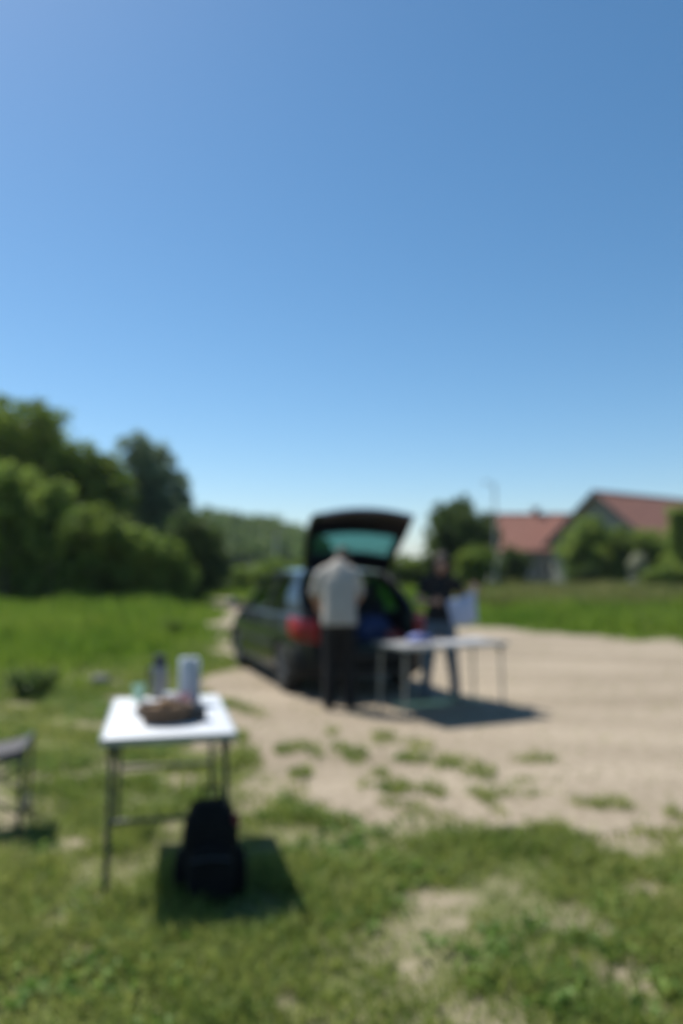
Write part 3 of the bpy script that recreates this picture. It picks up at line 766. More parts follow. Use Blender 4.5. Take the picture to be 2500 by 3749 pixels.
def ws_fn(a, b):
    x = lerp(-1, 1, a); Y = lerp(3.14 + 0.16 * (1 - x * x), 2.28 + 0.1 * (1 - x * x), b)
    return (x * lerp(0.765, 0.58, b), Y, lerp(zb(3.1) + 0.02, zr(2.38) + 0.045 * (1 - x * x), b) + 0.02 * math.sin(math.pi * b))
MB().grid(ws_fn, 12, 8, 0.006, flip=True).build('windscreen', clear, CAR, True)

# open tailgate
H = Vector((0, 0.70, 1.452))
gate = bpy.data.objects.new('tailgate', None)
GP = [(0.0, 0.70, 1.452, 0.555), (0.25, 0.53, 1.33, 0.60), (0.56, 0.27, 1.08, 0.645), (0.68, 0.16, 0.965, 0.655), (0.82, 0.055, 0.81, 0.64), (0.94, 0.05, 0.67, 0.60), (1.0, 0.075, 0.60, 0.57)]
def gate_pt(s, t, inn=0.0):
    ts = [g[0] for g in GP]
    Y = float(np.interp(t, ts, [g[1] for g in GP])); z = float(np.interp(t, ts, [g[2] for g in GP])); w = float(np.interp(t, ts, [g[3] for g in GP]))
    Y -= 0.075 * (1 - s * s); z += 0.035 * (1 - s * s) * (1 - t)
    p = Vector((s * w, Y, z)) - H
    return H + Matrix.Rotation(R(-92), 3, 'X') @ p
shell = MB()
def gpatch(m, s0, s1, t0, t1, ns, nt, th, off=0.0):
    return m.grid(lambda a, b: gate_pt(lerp(s0, s1, a), lerp(t0, t1, b)), ns, nt, th, flip=True)
gpatch(shell, -1, 1, 0.0, 0.26, 12, 3, 0.045)
gpatch(shell, -1, 1, 0.55, 1.0, 12, 8, 0.055)
gpatch(shell, -1, -0.84, 0.26, 0.55, 2, 6, 0.045)
gpatch(shell, 0.84, 1, 0.26, 0.55, 2, 6, 0.045)
gate = shell.build('tailgate', paint, CAR, True)
MB().grid(lambda a, b: gate_pt(lerp(-.84, .84, a), lerp(.26, .55, b)), 12, 6, 0.006, flip=True).build('rear_window', tint, gate, True)
lin = MB().grid(lambda a, b: gate_pt(lerp(-.9, .9, a), lerp(.63, .97, b)) + Vector((0, 0.012, -0.062)), 12, 6, 0.012, flip=True).build('inner_lining', trim, gate, True)
hb = MB(); q = gate_pt(0, .97); hb.box((q.x, q.y + .02, q.z - .085), (0.22, 0.06, 0.03), None, 0.008); hb.build('pull_handle', black, gate)
wp = MB(); a0 = gate_pt(0, .63); wp.tube([a0 + Vector((0, -.02, .03)), gate_pt(.35, .58) + Vector((0, -.02, .02)), gate_pt(.7, .55) + Vector((0, -.02, .015))], [.012, .008, .006], 6); wp.build('rear_wiper', black, gate)
for s in (-1, 1):
    a0 = Vector((s * 0.56, 0.42, 1.16)); b0 = gate_pt(s * .93, .42) + Vector((0, .0, -.05))
    MB().tube([a0, a0.lerp(b0, .55)], .014, 8).tube([a0.lerp(b0, .5), b0], .007, 8).build('gas_strut', black, CAR, True)

# tail lights wrapping round the corner
for s in (-1, 1):
    def tl(a, b, s=s):
        pth = [(0.80, 0.36), (0.812, 0.22), (0.79, 0.09), (0.73, 0.0), (0.64, -0.035), (0.585, -0.04)]
        t = a * (len(pth) - 1); i = min(int(t), len(pth) - 2); f = t - i
        x, Y = lerp(pth[i][0], pth[i + 1][0], f), lerp(pth[i][1], pth[i + 1][1], f)
        z = lerp(0.645 + 0.06 * (1 - a), 0.93 - 0.02 * a, b)
        bul = 0.02 * math.sin(math.pi * b)
        n = Vector((0.5 + .5 * (1 - a), -a, 0)).normalized() * (bul + 0.028)
        return (s * (x + n.x), Y + n.y, z)
    t = MB().grid(tl, 10, 6, 0.035, flip=(s > 0)).build('tail_light', redl, CAR, True)
    MB().grid(lambda a, b: tuple(Vector(tl(lerp(.45, .9, a), lerp(.12, .34, b))) + Vector((s * .004, -.006, 0))), 5, 3, 0.004, flip=(s > 0)).build('reversing_lens', mat('tail_dark', (0.12, 0.004, 0.006), 0.35), t, True)
# dull black covers added over the boot shoulders to hide a sun glint
for s in (-1, 1):
    MB().grid(lambda a, b: (s * lerp(.575, .755, a), lerp(-.03, .16, b) + .06 * a * (1 - b), zb(0) + .012 + .02 * (1 - a)), 4, 4, .022, flip=(s < 0)).build('glint_cover', mat('glint_cover_black', (0.012, 0.012, 0.013), 0.95, spec=0.05), CAR, True)
# bumpers
def bumper(front):
    rings = []
    for i in range(17):
        x = lerp(-0.835, 0.835, i / 16); k = 1 - abs(x / 0.835) ** 3.2
        Y0 = (-0.06 - 0.11 * k + 0.28 * (1 - k)) if not front else (4.12 + 0.15 * k - 0.3 * (1 - k))
        sg = -1 if not front else 1
        prof = [(0.0, 0.25), (0.055, 0.27), (0.085, 0.36), (0.09, 0.46), (0.075, 0.55), (0.02, 0.595), (-0.03, 0.6), (-0.05, 0.42), (-0.04, 0.27)]
        rings.append([(x, Y0 + sg * (a - 0.06) , z) for a, z in prof])
    return MB().loft(rings)
rb_ = bumper(False).build('rear_bumper', mat('bumper_plastic', (0.009, 0.009, 0.010), 0.6, spec=0.2), CAR, True)
MB().box((0, -0.208, 0.5), (0.9, 0.02, 0.05), None, .006).build('bumper_strip', black, rb_)
MB().box((0, -0.19, 0.305), (1.1, 0.05, 0.07), None, .01).build('bumper_valance', black, rb_)
fb_ = bumper(True).build('front_bumper', paint, CAR, True)
MB().box((0, 4.235, 0.4), (0.9, 0.03, 0.12), None, .01).build('grille', black, fb_)
for s in (-1, 1):
    MB().ell((s * 0.58, 4.05, 0.66), (0.17, 0.12, 0.075)).build('headlight', lampclear, CAR, True)
    mi = MB().ell((s * 0.985, 2.86, 0.985), (0.105, 0.075, 0.075)).box((s * 0.855, 2.9, 0.94), (0.15, 0.05, 0.04), None, .01).build('door_mirror', black, CAR, True)
    MB().ell((s * 0.985, 2.80, 0.985), (0.085, 0.022, 0.058)).build('mirror_glass', chrome, mi, True)
    # doors: seams as thin dark grooves, handles and rub strip
    for (Ya, Yb) in ((1.02, 1.98), (2.0, 2.98)):
        dr = MB()
        def dp(a, b, Ya=Ya, Yb=Yb, s=s):
            Y = lerp(Ya, Yb, a); z = lerp(0.30, zb(Y) - 0.035, b); w = wb(Y)
            x = float(np.interp(z, [0.24, 0.34, 0.48, 0.6, 0.7, zb(Y) - .1, zb(Y) - .02], [w - .05, w - .012, w, w, w - .005, w - .022, w - .045]))
            return (s * (x + 0.006), Y, z)
        d = MB().grid(dp, 8, 8, 0.008, flip=(s < 0)).build('door', paint, CAR, True)
        MB().box((s * (wb(Ya) + .018), Ya + .16, 0.80), (0.03, 0.17, 0.03), None, .008).build('handle', black, d)
        MB().grid(lambda a, b: tuple(Vector(dp(a, lerp(.36, .46, b))) + Vector((s * .012, 0, 0))), 8, 2, 0.012, flip=(s < 0)).build('rub_strip', black, d)
    MB().box((s * 0.80, 2.0, 0.235), (0.07, 1.75, 0.06), None, .015).build('side_skirt', black, CAR)
# wheels
for Yw in (0.74, 3.30):
    for s in (-1, 1):
        M = Matrix.Translation((s * 0.735, Yw, 0.302)) @ Matrix.Rotation(R(90) * s, 4, 'Y')
        w = MB().lathe([(0.19, -0.085), (0.27, -0.092), (0.295, -0.075), (0.303, -0.03), (0.303, 0.03), (0.295, 0.075), (0.27, 0.092), (0.20, 0.09), (0.19, 0.06)], 36, M).build('wheel', rubber, CAR, True)
        r = MB().lathe([(0.2, 0.05), (0.205, 0.088), (0.19, 0.088), (0.185, 0.03), (0.02, 0.02)], 30, M)
        for k in range(6):
            a = k * math.pi / 3
            r.tube([M @ Vector((0.03 * math.cos(a), 0.03 * math.sin(a), 0.07)), M @ Vector((0.19 * math.cos(a), 0.19 * math.sin(a), 0.075))], [0.028, 0.022], 6)
        r.lathe([(0.0, 0.085), (0.045, 0.08), (0.05, 0.05)], 12, M)
        r.build('rim', alloy, w, True)
# interior
MB().box((0, 1.06, 0.86), (1.36, 0.14, 0.5), Euler((R(-14), 0, 0)), .04).build('rear_seat', seatm, CAR, True)
for x in (-.42, .42): MB().box((x, 0.985, 1.2), (0.26, 0.09, 0.17), Euler((R(-12), 0, 0)), .04).build('rear_headrest', seatm, CAR, True)
for x in (-.37, .37):
    st = MB().box((x, 1.98, 0.84), (0.5, 0.16, 0.66), Euler((R(-14), 0, 0)), .05).build('front_seat', seatm, CAR, True)
    MB().box((x, 1.86, 1.27), (0.27, 0.1, 0.19), Euler((R(-12), 0, 0)), .04).build('headrest', seatm, st, True)
MB().box((0, 2.82, 0.83), (1.36, 0.34, 0.2), None, .05).build('dashboard', trim, CAR, True)
MB().lathe([(0.17, 0), (0.185, .012), (0.17, .024), (0.155, .012), (0.17, 0)], 24, Matrix.Translation((-.37, 2.56, .93)) @ Matrix.Rotation(R(65), 4, 'X')).build('steering_wheel', black, CAR, True)
MB().box((0, 0.42, 0.605), (1.13, 0.9, 0.02)).build('boot_floor', trim, CAR)
CM = Matrix.Translation((0.29, 9.0, 0)) @ Matrix.Rotation(R(19.5), 4, 'Z')

# bags in the boot
def soft_box(name, material, size, loc, rz, label, cat, sag=0.06, parent_parts=None, seed=0):
    rd = random.Random(seed)
    root = empty(name, loc, rz, label, cat)
    mb = MB(); sx, sy, sz = size
    rings = []
    for k in range(9):
        t = k / 8; z = sz * t; f = 0.86 + 0.16 * math.sin(math.pi * min(1, t * 1.15)) - (0.25 * max(0, t - .75) / .25)
        ring = []
        for j in range(28):
            a = j * 2 * math.pi / 28; c, s = math.cos(a), math.sin(a); p = 0.42
            ring.append((sx / 2 * f * math.copysign(abs(c) ** p, c) + rd.uniform(-1, 1) * 0.006, sy / 2 * f * math.copysign(abs(s) ** p, s) + rd.uniform(-1, 1) * 0.006, z - (sag * 0.4 * abs(c) * t)))
        rings.append(ring)
    mb.loft(rings); mb.build('body', material, root, True)
    return root
def carp(x, Y, z): return tuple(CM @ Vector((x, Y, z)))
bag1 = soft_box('holdall_bag', mat('blue_fabric', (0.012, 0.03, 0.11), 0.8, var=(0.02, 0.05, 0.16), scale=9), (0.42, 0.4, 0.30), carp(0.22, 0.36, 0.617), R(18), 'blue fabric bag standing in the open boot', 'bag', seed=1)
MB().tube([(-.12, -.1, .27), (-.11, -.1, .34), (.11, -.1, .34), (.12, -.1, .27)], .012, 6).build('strap', mat('blue_strap', (0.01, 0.015, 0.05), .8), bag1, True)
bag2 = soft_box('small_bag', mat('red_fabric', (0.16, 0.01, 0.02), 0.7, var=(0.24, 0.02, 0.03), scale=9), (0.2, 0.16, 0.14), carp(0.36, 0.02, 0.617), R(24), 'small red bag in front of the blue bag in the boot', 'bag', seed=2)
MB().tube([(-.05, 0, .12), (-.04, 0, .18), (.04, 0, .18), (.05, 0, .12)], .007, 6).build('strap', mat('red_strap', (0.1, 0.005, 0.01), .7), bag2, True)

# ================================================================== TABLES
white_top = mat('table_white', (0.78, 0.8, 0.82), 0.4, var=(0.72, 0.74, 0.76), scale=3)
alu = mat('table_rim', (0.36, 0.39, 0.39), 0.45, 0.6)
steel = mat('table_leg', (0.075, 0.08, 0.08), 0.5, 0.4)
alu_leg = mat('table_leg_light', (0.36, 0.36, 0.32), 0.55, 0.3)
def folding_table(name, label, c, rz, w, l, h, topm, legm, bars, inset=0.05, splay=0.015):
    """local x = width w, y = length l; legs at corners"""
    root = empty(name, (c[0], c[1], 0), rz, label, 'table')
    MB().box((0, 0, h - 0.011), (w - 0.02, l - 0.02, 0.02), None, 0.004).build('table_top', topm, root, True)
    rim = MB()
    for s in (-1, 1):
        rim.box((s * (w / 2 - .006), 0, h - 0.018), (0.014, l, 0.036), None, .004); rim.box((0, s * (l / 2 - .006), h - 0.018), (w - .014, 0.014, 0.036), None, .004)
    rim.build('rim', alu, root)
    for s in (-1, 1):
        MB().box((s * (w / 2 - .05), 0, h - .032), (.03, l - .12, .022), None, .003).build('apron_rail', legm, root)
    for sx in (-1, 1):
        for sy in (-1, 1):
            a = Vector((sx * (w / 2 - inset), sy * (l / 2 - inset - .03), h - 0.03)); b = Vector((sx * (w / 2 - inset + splay), sy * (l / 2 - inset - .03 + splay), 0))
            lg = MB().tube([a, b + Vector((0, 0, .02))], 0.0135, 10).build('leg', legm, root, True)
            MB().lathe([(0.017, 0), (0.018, .03), (0.014, .04)], 10, Matrix.Translation(b)).build('foot', black, lg, True)
            MB().box((a.x, a.y, h - .06), (.04, .05, .05), None, .006).build('bracket', black, lg)
    for sy in (-1, 1):
        for z in bars:
            t = (h - z) / h * splay; x = w / 2 - inset + t; y = sy * (l / 2 - inset - .03 + t)
            MB().tube([(-x, y, z), (x, y, z)], 0.011, 8).build('crossbar', legm, root, True)
    return root
TC = (-0.905, 4.065); TRZ = R(13.5); TH = 0.73
folding_table('folding_table', 'white topped folding table laid with picnic things on the grass', TC, TRZ, 0.61, 1.12, TH, white_top, steel, (0.345,))
folding_table('folding_table', 'long light folding table between the car and the lot, with papers on it', (1.035, 8.05), R(25), 1.24, 0.66, 0.73, mat('table_grey', (0.27, 0.27, 0.275), 0.7), alu_leg, ())

def on1(u, v): return G(u, v, TH + 0.001)                   # a pixel on the near table's top
# vacuum flask
p = on1(583, 2562)
fl = empty('vacuum_flask', p, R(160), 'steel vacuum flask with a dark cap and handle on the white table', 'flask')
MB().lathe([(0.043, 0), (0.045, .006), (0.045, .175), (0.042, .19), (0.034, .2)], 24).build('body', mat('brushed_steel', (0.26, 0.26, 0.27), 0.45, 0.7), fl, True)
MB().lathe([(0.036, .2), (0.038, .205), (0.038, .245), (0.032, .252), (0, .252)], 20).build('cap', mat('cap_dark', (0.012, 0.014, 0.02), 0.45), fl, True)
MB().tube([(0.042, 0, .18), (0.075, 0, .175), (0.08, 0, .13), (0.075, 0, .08), (0.042, 0, .07)], .009, 8).build('handle', black, fl, True)
MB().lathe([(0.0455, 0.0), (0.0465, .004), (0.0465, .018), (0.0455, .022)], 24).build('base_ring', black, fl, True)
# kitchen roll
p = on1(690, 2572)
kr = empty('kitchen_roll', p, 0, 'tall white paper towel roll standing behind the basket', 'paper roll')
pr_ = [(0.02, 0.0), (0.052, 0.0), (0.0545, .004), (0.0545, .246), (0.052, .25), (0.02, .25)]
MB().lathe(pr_, 32).build('paper', mat('paper_white', (0.46, 0.52, 0.58), 0.9, bump=0.25, bscale=90), kr, True)
MB().lathe([(0.021, .0), (0.021, .252), (0.018, .252), (0.018, .0)], 20).build('core', mat('cardboard', (0.35, 0.25, 0.15), .9), kr, True)
MB().grid(lambda a, b: (0.055 + 0.02 * a * a, -0.02 - 0.05 * a, 0.002 + .246 * b), 5, 3, 0.0015).build('loose_sheet', MATS['paper_white'], kr, True)
# green cups
p = on1(507, 2566)
cp_ = empty('plastic_cup', p, 0, 'pale green plastic cup at the left back of the white table', 'cup')
MB().lathe([(0.026, 0), (0.036, .09), (0.0385, .092), (0.0365, .094), (0.0335, .09), (0.024, .004), (0, .004)], 22).build('cup_wall', mat('cup_green', (0.42, 0.66, 0.5), 0.35, sub=.2), cp_, True)
MB().lathe([(0.0, .07), (0.031, .07)], 20).build('drink', mat('juice', (0.5, 0.6, 0.45), .2), cp_)
# small plates stack
p = on1(566, 2592)
pl = empty('plate_stack', p, 0, 'small stack of white plates behind the bread basket', 'plates')
for k in range(4):
    MB().lathe([(0.03, 0), (0.05, .004), (0.068, .012), (0.069, .0135), (0.05, .006), (0, .005)], 24, Matrix.Translation((0.002 * (k % 2), 0.001 * k, k * .0075))).build('plate', mat('plate_white', (0.7, 0.7, 0.71), .3), pl, True)
# napkin packet
p = on1(662, 2590)
nk = empty('napkin_pack', p, R(20), 'pinkish packet of napkins leaning between basket and paper roll', 'napkins')
rd = random.Random(4)
for k in range(9):
    MB().grid(lambda a, b, k=k: (lerp(-.05, .05, a), -.02 + k * .004 + .008 * b, .075 * b * (1 - .1 * (a - .5) ** 2) + rd.uniform(0, .0015)), 4, 3, .0028).build('napkin', mat('napkin_pink', (0.5, 0.24, 0.26), .9, var=(.6, .34, .35), scale=20), nk, True)
# wicker basket with bread
p = on1(597, 2652)
bk = empty('wicker_basket', p + Vector((0, 0.05, 0)), R(12), 'brown wicker basket of bread near the front of the white table', 'basket')
wick = mat('wicker', (0.13, 0.078, 0.045), .8, var=(.22, .14, .085), scale=30)
def oval(rx, ry, z, n=40): return [(rx * math.cos(k * 2 * math.pi / n), ry * math.sin(k * 2 * math.pi / n), z) for k in range(n + 1)]
MB().loft([[(q[0], q[1], z) for q in oval(.1, .072, 0)[:-1]] for z in (0.001, .008)]).build('basket_base', wick, bk)
for k in range(6):
    z = .012 + k * .011; rx, ry = .104 + k * .0035, .075 + k * .0026
    pts_ = [(q[0] * (1 + .02 * math.sin(i * math.pi / 2 + k * math.pi)), q[1] * (1 + .02 * math.sin(i * math.pi / 2 + k * math.pi)), z) for i, q in enumerate(oval(rx, ry, z))]
    MB().tube(pts_, .0058, 5, False).build('weave_strand', wick, bk, True)
MB().tube(oval(.127, .092, .08), .009, 6, False).build('basket_rim', wick, bk, True)
for k in range(20):
    a = k * 2 * math.pi / 20
    MB().tube([(.101 * math.cos(a), .073 * math.sin(a), .004), (.125 * math.cos(a), .09 * math.sin(a), .08)], .0035, 5).build('stake', wick, bk)
cr_ = mat('bread_crust', (0.16, 0.075, 0.025), .75, var=(.3, .16, .06), scale=18, bump=.4, bscale=60)
BM = Matrix.Translation(bk.location) @ Matrix.Rotation(R(12), 4, 'Z')
for (x, y, z, rx, ry, rz_, lab) in ((-.046, .0, .05, .047, .044, .034, 'round brown bread roll at the left of the basket'), (.046, -.01, .05, .047, .044, .034, 'round brown bread roll at the right of the basket'), (.0, .015, .086, .045, .04, .027, 'brown bread roll on top of the others in the basket')):
    q = BM @ Vector((x, y, z - rz_)); r_ = empty('bread_roll', q, 0, lab, 'bread', 'bread rolls in the basket')
    MB().ell((0, 0, rz_), (rx, ry, rz_)).build('crust', cr_, r_, True)
    MB().tube([(-rx * .6, 0, rz_ * 1.82), (0, 0, rz_ * 2.0), (rx * .6, 0, rz_ * 1.82)], .004, 6).build('slash', mat('bread_crumb', (.5, .36, .2), .8), r_, True)
# pale tubs and a jar behind the basket
p = on1(628, 2578)
tb = empty('plastic_tub', p, 0, 'low white plastic tub with a lid between flask and paper roll', 'tub')
MB().lathe([(.034, 0), (.042, .05), (.042, .052)], 22).build('tub_wall', mat('tub_white', (.6, .62, .62), .4), tb, True)
MB().lathe([(.044, .05), (.045, .054), (.045, .06), (.04, .062), (0, .062)], 22).build('lid', mat('tub_lid', (.5, .55, .6), .4), tb, True)
p = on1(640, 2606)
jr = empty('jam_jar', p, 0, 'small jar of reddish jam just behind the bread basket', 'jar')
MB().lathe([(.026, 0), (.029, .006), (.029, .06), (.024, .07), (.024, .075)], 20).build('glass', mat('jam_red', (.2, .05, .05), .12, coat=1), jr, True)
MB().lathe([(.027, .072), (.027, .088), (0, .089)], 20).build('lid', mat('lid_pale', (.55, .45, .45), .4), jr, True)
# dark lunch tin
p = on1(706, 2640)
tn = empty('lunch_tin', p + Vector((0, .03, 0)), R(13), 'dark grey lidded tin to the right of the bread basket', 'tin')
dk = mat('tin_dark', (0.022, 0.022, 0.024), .4)
MB().box((0, 0, .03), (.115, .09, .06), None, .01).build('box', dk, tn, True)
MB().box((0, 0, .0655), (.121, .096, .012), None, .005).build('lid', dk, tn, True)
MB().tube([(-.025, 0, .071), (-.02, 0, .084), (.02, 0, .084), (.025, 0, .071)], .004, 6).build('lid_handle', steel, tn, True)
# grey bag behind the basket
p = on1(525, 2625)
gb = soft_box('cloth_pouch', mat('pouch_grey', (0.16, 0.145, 0.13), .9), (.09, .075, .06), tuple(p + Vector((0, .04, 0))), R(30), 'small grey brown cloth pouch left of the bread basket', 'pouch', .02, seed=6)
MB().tube([(-.02, 0, .055), (0, 0, .075), (.02, 0, .055)], .004, 6).build('cord', steel, gb, True)

# backpack on the grass against the right front leg
bpk = empty('backpack', (-0.605, 3.64, 0), R(10), 'black backpack standing on the grass under the white table', 'backpack')
nyl = mat('black_nylon', (0.005, 0.005, 0.006), .85, var=(.009, .009, .010), scale=14, bump=.3, bscale=50, spec=.2)
def rbox(mb, c, sx, sy, h, tap=.8, n=26, lev=9, p=.5):
    rings = []
    for k in range(lev + 1):
        t = k / lev; f = lerp(.93, 1, math.sin(math.pi * min(t * 1.1, 1))) * (1 if t < .7 else lerp(1, tap * .62, ((t - .7) / .3) ** 2))
        rings.append([(c[0] + sx / 2 * f * math.copysign(abs(math.cos(a)) ** p, math.cos(a)), c[1] + sy / 2 * f * math.copysign(abs(math.sin(a)) ** p, math.sin(a)), c[2] + h * t) for a in [j * 2 * math.pi / n for j in range(n)]])
    return mb.loft(rings)
rbox(MB(), (0, 0, 0), .26, .19, .41).build('main_compartment', nyl, bpk, True)
rbox(MB(), (0, -.12, .02), .21, .09, .23).build('front_pocket', nyl, bpk, True)
for s in (-1, 1):
    rbox(MB(), (s * .14, 0, .02), .05, .13, .17).build('side_pocket', nyl, bpk, True)
    MB().tube([(s * .07, .085, .38), (s * .09, .15, .33), (s * .1, .16, .2), (s * .11, .1, .06)], .016, 8).build('shoulder_strap', nyl, bpk, True)
MB().tube([(-.04, .06, .4), (-.035, .06, .455), (.035, .06, .455), (.04, .06, .4)], .009, 8).build('carry_loop', nyl, bpk, True)
MB().tube([(-.085, -.166, .2), (0, -.17, .212), (.085, -.166, .2)], .004, 6).build('zip', mat('zip_grey', (.1, .1, .11), .4, .6), bpk, True)
MB().box((.112, -.055, .335), (.035, .03, .05), None, .008).build('tag', mat('tag_red', (.14, .012, .015), .7), bpk, True)

# camp stool at the left edge
stl = empty('camp_stool', (-2.06, 4.5, 0), R(15), 'folding camp stool with a grey fabric seat at the left picture edge', 'stool')
MB().grid(lambda a, b: (lerp(-.23, .23, a), lerp(-.2, .2, b), .475 - .035 * math.sin(math.pi * a)), 10, 6, .006).build('seat', mat('stool_fabric', (.055, .052, .058), .85, var=(.08, .076, .08), scale=20), stl, True)
MB().grid(lambda a, b: (lerp(-.23, .23, a), -.2 - .004 * math.sin(math.pi * b), lerp(.475 - .035 * math.sin(math.pi * a), .415, b)), 10, 3, .004).build('seat_apron', MATS['stool_fabric'], stl, True)
for s in (-1, 1):
    MB().tube([(s * .235, -.22, .478), (s * .235, .22, .478)], .0125, 8).build('seat_tube', steel, stl, True)
    for y in (-1, 1):
        lg = MB().tube([(s * .235, y * .2, .478), (s * .225, y * .215, .02)], .0125, 8).build('leg', steel, stl, True)
        MB().lathe([(.017, 0), (.018, .03), (.013, .035)], 8, Matrix.Translation((s * .225, y * .215, 0))).build('foot', black, lg, True)
        MB().tube([(s * .233, y * .2, .40), (-s * .227, y * .21, .12)], .008, 8).build('brace', steel, stl, True)
    MB().tube([(s * .23, -.21, .12), (s * .23, .21, .12)], .009, 8).build('stretcher', steel, stl, True)

# stone in the meadow
def rock(label, loc, r, seed):
    rd = random.Random(seed); bm = bmesh.new(); bmesh.ops.create_icosphere(bm, subdivisions=3, radius=1)
    for v in bm.verts:
        n = 1 + .22 * (float(fbm(np.array(v.co.x * 1.3 + seed), np.array(v.co.y * 1.3 + v.co.z * 1.7), seed)) - .5) * 2
        v.co = Vector((v.co.x * r[0] * n, v.co.y * r[1] * n, max(v.co.z * r[2] * n, -r[2] * .3)))
    me = bpy.data.meshes.new('field_stone'); bm.to_mesh(me); bm.free()
    o = link_mesh('field_stone', me, mat('stone', (.13, .13, .13), .9, var=(.2, .2, .195), scale=9, bump=.6, bscale=30), None, True)
    o.location = loc; tag(o, label, 'stone')
g_ = G(368, 2505)
rock('grey stone lying in the grass left of the white table', (g_.x, g_.y, .04), (.13, .1, .085), 3)

# things on the far table
TM = Matrix.Translation((1.035, 8.05, 0)) @ Matrix.Rotation(R(25), 4, 'Z')
def sheet(label, x, y, rz, w, l, m, name='paper_sheet', cat='paper', z=.7305, curl=.01):
    q = TM @ Vector((x, y, z)); o = MB().grid(lambda a, b: (lerp(-w / 2, w / 2, a), lerp(-l / 2, l / 2, b), .002 + curl * (a - .5) ** 2 * 4 * b), 6, 6, .0015).build(name, m, None, True)
    o.location = q; o.rotation_euler = (0, 0, R(25) + rz); tag(o, label, cat)
pap = mat('sheet_white', (.5, .51, .54), .8)
sheet('white paper sheet at the right end of the long table', .42, .05, .2, .3, .21, pap)
sheet('white paper sheet in the middle of the long table', .05, -.12, -.15, .3, .21, pap)
q = TM @ Vector((-.2, .1, .731))
bl = soft_box('cloth_bag', mat('lavender_blue', (.13, .17, .42), .8, var=(.2, .24, .5), scale=12), (.24, .17, .075), tuple(q), R(40), 'small blue cloth bag lying on the long table before the woman', 'bag', .02, seed=8)
MB().tube([(-.05, -.05, .06), (-.03, -.09, .072), (.03, -.09, .072), (.05, -.05, .06)], .006, 6).build('handle', MATS['lavender_blue'], bl, True)

# ================================================================== PEOPLE
skin = mat('skin', (0.5, 0.29, 0.21), .55, var=(.56, .34, .25), scale=10)
eyew = mat('eye_white', (.75, .74, .72), .3); iris = mat('eye_iris', (.05, .03, .02), .2); lip = mat('lips', (.42, .16, .14), .5)
def ering(c, a, b, ax, ay, n=16):
    return [c + ax * (a * math.cos(k * 2 * math.pi / n)) + ay * (b * math.sin(k * 2 * math.pi / n)) for k in range(n)]
def torso_loft(mb, secs, right=Vector((1, 0, 0))):
    """secs: (centre, half width, half depth); rings stand across the spine"""
    cs_ = [Vector(s_[0]) for s_ in secs]; rings = []
    for i, s_ in enumerate(secs):
        t = (cs_[min(i + 1, len(cs_) - 1)] - cs_[max(i - 1, 0)]).normalized()
        f = t.cross(right).normalized()
        rings.append(ering(cs_[i], s_[1], s_[2], right, f))
    return mb.loft(rings)
def hand(mb, w, d, n, t, curl=35, spread=4, size=1.0):
    """w wrist, d pointing direction, n palm normal (fingers curl towards it), t thumb side"""
    d = Vector(d).normalized(); t = Vector(t); t = (t - d * t.dot(d)).normalized(); n0 = t.cross(d).normalized(); n = n0 if n0.dot(Vector(n)) > 0 else -n0
    w = Vector(w); S = size
    rings = [ering(w + d * (k * S), a * S, b * S, t, n, 12) for k, a, b in ((-.01, .026, .02), (.02, .032, .018), (.05, .04, .016), (.085, .041, .014), (.095, .038, .01))]
    mb.loft(rings)
    for off, L, dz in ((.030, .074, .088), (.0105, .084, .093), (-.0095, .078, .09), (-.029, .06, .082)):
        p = w + (d * dz + t * off) * S; dirn = (d + t * off * spread * .5).normalized(); pts_ = [p - d * .02 * S, p]
        for seg, fr in ((.45, .6), (.3, 1.0), (.25, .9)):
            dirn = Matrix.Rotation(R(curl) * fr * (1 if t.cross(dirn).dot(n) > 0 else -1), 3, t) @ dirn
            p = p + dirn * L * seg * S; pts_.append(p)
        mb.capsule(pts_, [.0095 * S, .0098 * S, .009 * S, .0082 * S, .0072 * S], 8)
    p = w + (d * .022 + t * .03) * S; q = p + (d * .03 + t * .03 + n * .012) * S; r = q + (d * .034 + t * .008 + n * .012) * S
    mb.capsule([p - t * .014 * S, p, q, r], [.012 * S, .0125 * S, .0105 * S, .008 * S], 8)
def head(mb, c, M3, s=1.0):
    """c head centre, M3 orientation (local y = face forward)"""
    T = lambda v: c + M3 @ (Vector(v) * s)
    rot = M3.to_euler()
    mb.ell(T((0, -.012, .03)), (.077 * s, .096 * s, .088 * s), rot)
    mb.ell(T((0, .018, -.025)), (.063 * s, .074 * s, .085 * s), rot)
    mb.ell(T((0, .045, -.078)), (.034 * s, .034 * s, .03 * s), rot)
    mb.capsule([T((0, .086, .012)), T((0, .102, -.012)), T((0, .104, -.024))], [.009 * s, .012 * s, .014 * s], 8)
    for q in (-1, 1):
        mb.ell(T((q * .074, -.005, -.008)), (.011 * s, .02 * s, .032 * s), rot)
        mb.ell(T((q * .034, .066, -.025)), (.024 * s, .022 * s, .022 * s), rot)
        mb.capsule([T((q * .015, .084, .028)), T((q * .045, .072, .03))], [.009 * s, .008 * s], 6)
def face(parent, c, M3, s=1.0, browc=None):
    T = lambda v: c + M3 @ (Vector(v) * s)
    for q in (-1, 1):
        e = MB().ell(T((q * .033, .078, .008)), (.013 * s, .011 * s, .008 * s), M3.to_euler(), 10, 7).build('eye', eyew, parent, True)
        MB().ell(T((q * .033, .0885, .007)), (.0055 * s, .002 * s, .0055 * s), M3.to_euler(), 8, 6).build('iris', iris, e, True)
        MB().capsule([T((q * .014, .094, .031)), T((q * .034, .092, .037)), T((q * .052, .08, .032))], [.004 * s, .0045 * s, .003 * s], 6).build('eyebrow', browc, parent, True)
    MB().capsule([T((-.022, .09, -.05)), T((0, .098, -.048)), T((.022, .09, -.05))], [.004 * s, .007 * s, .004 * s], 6).build('mouth', lip, parent, True)

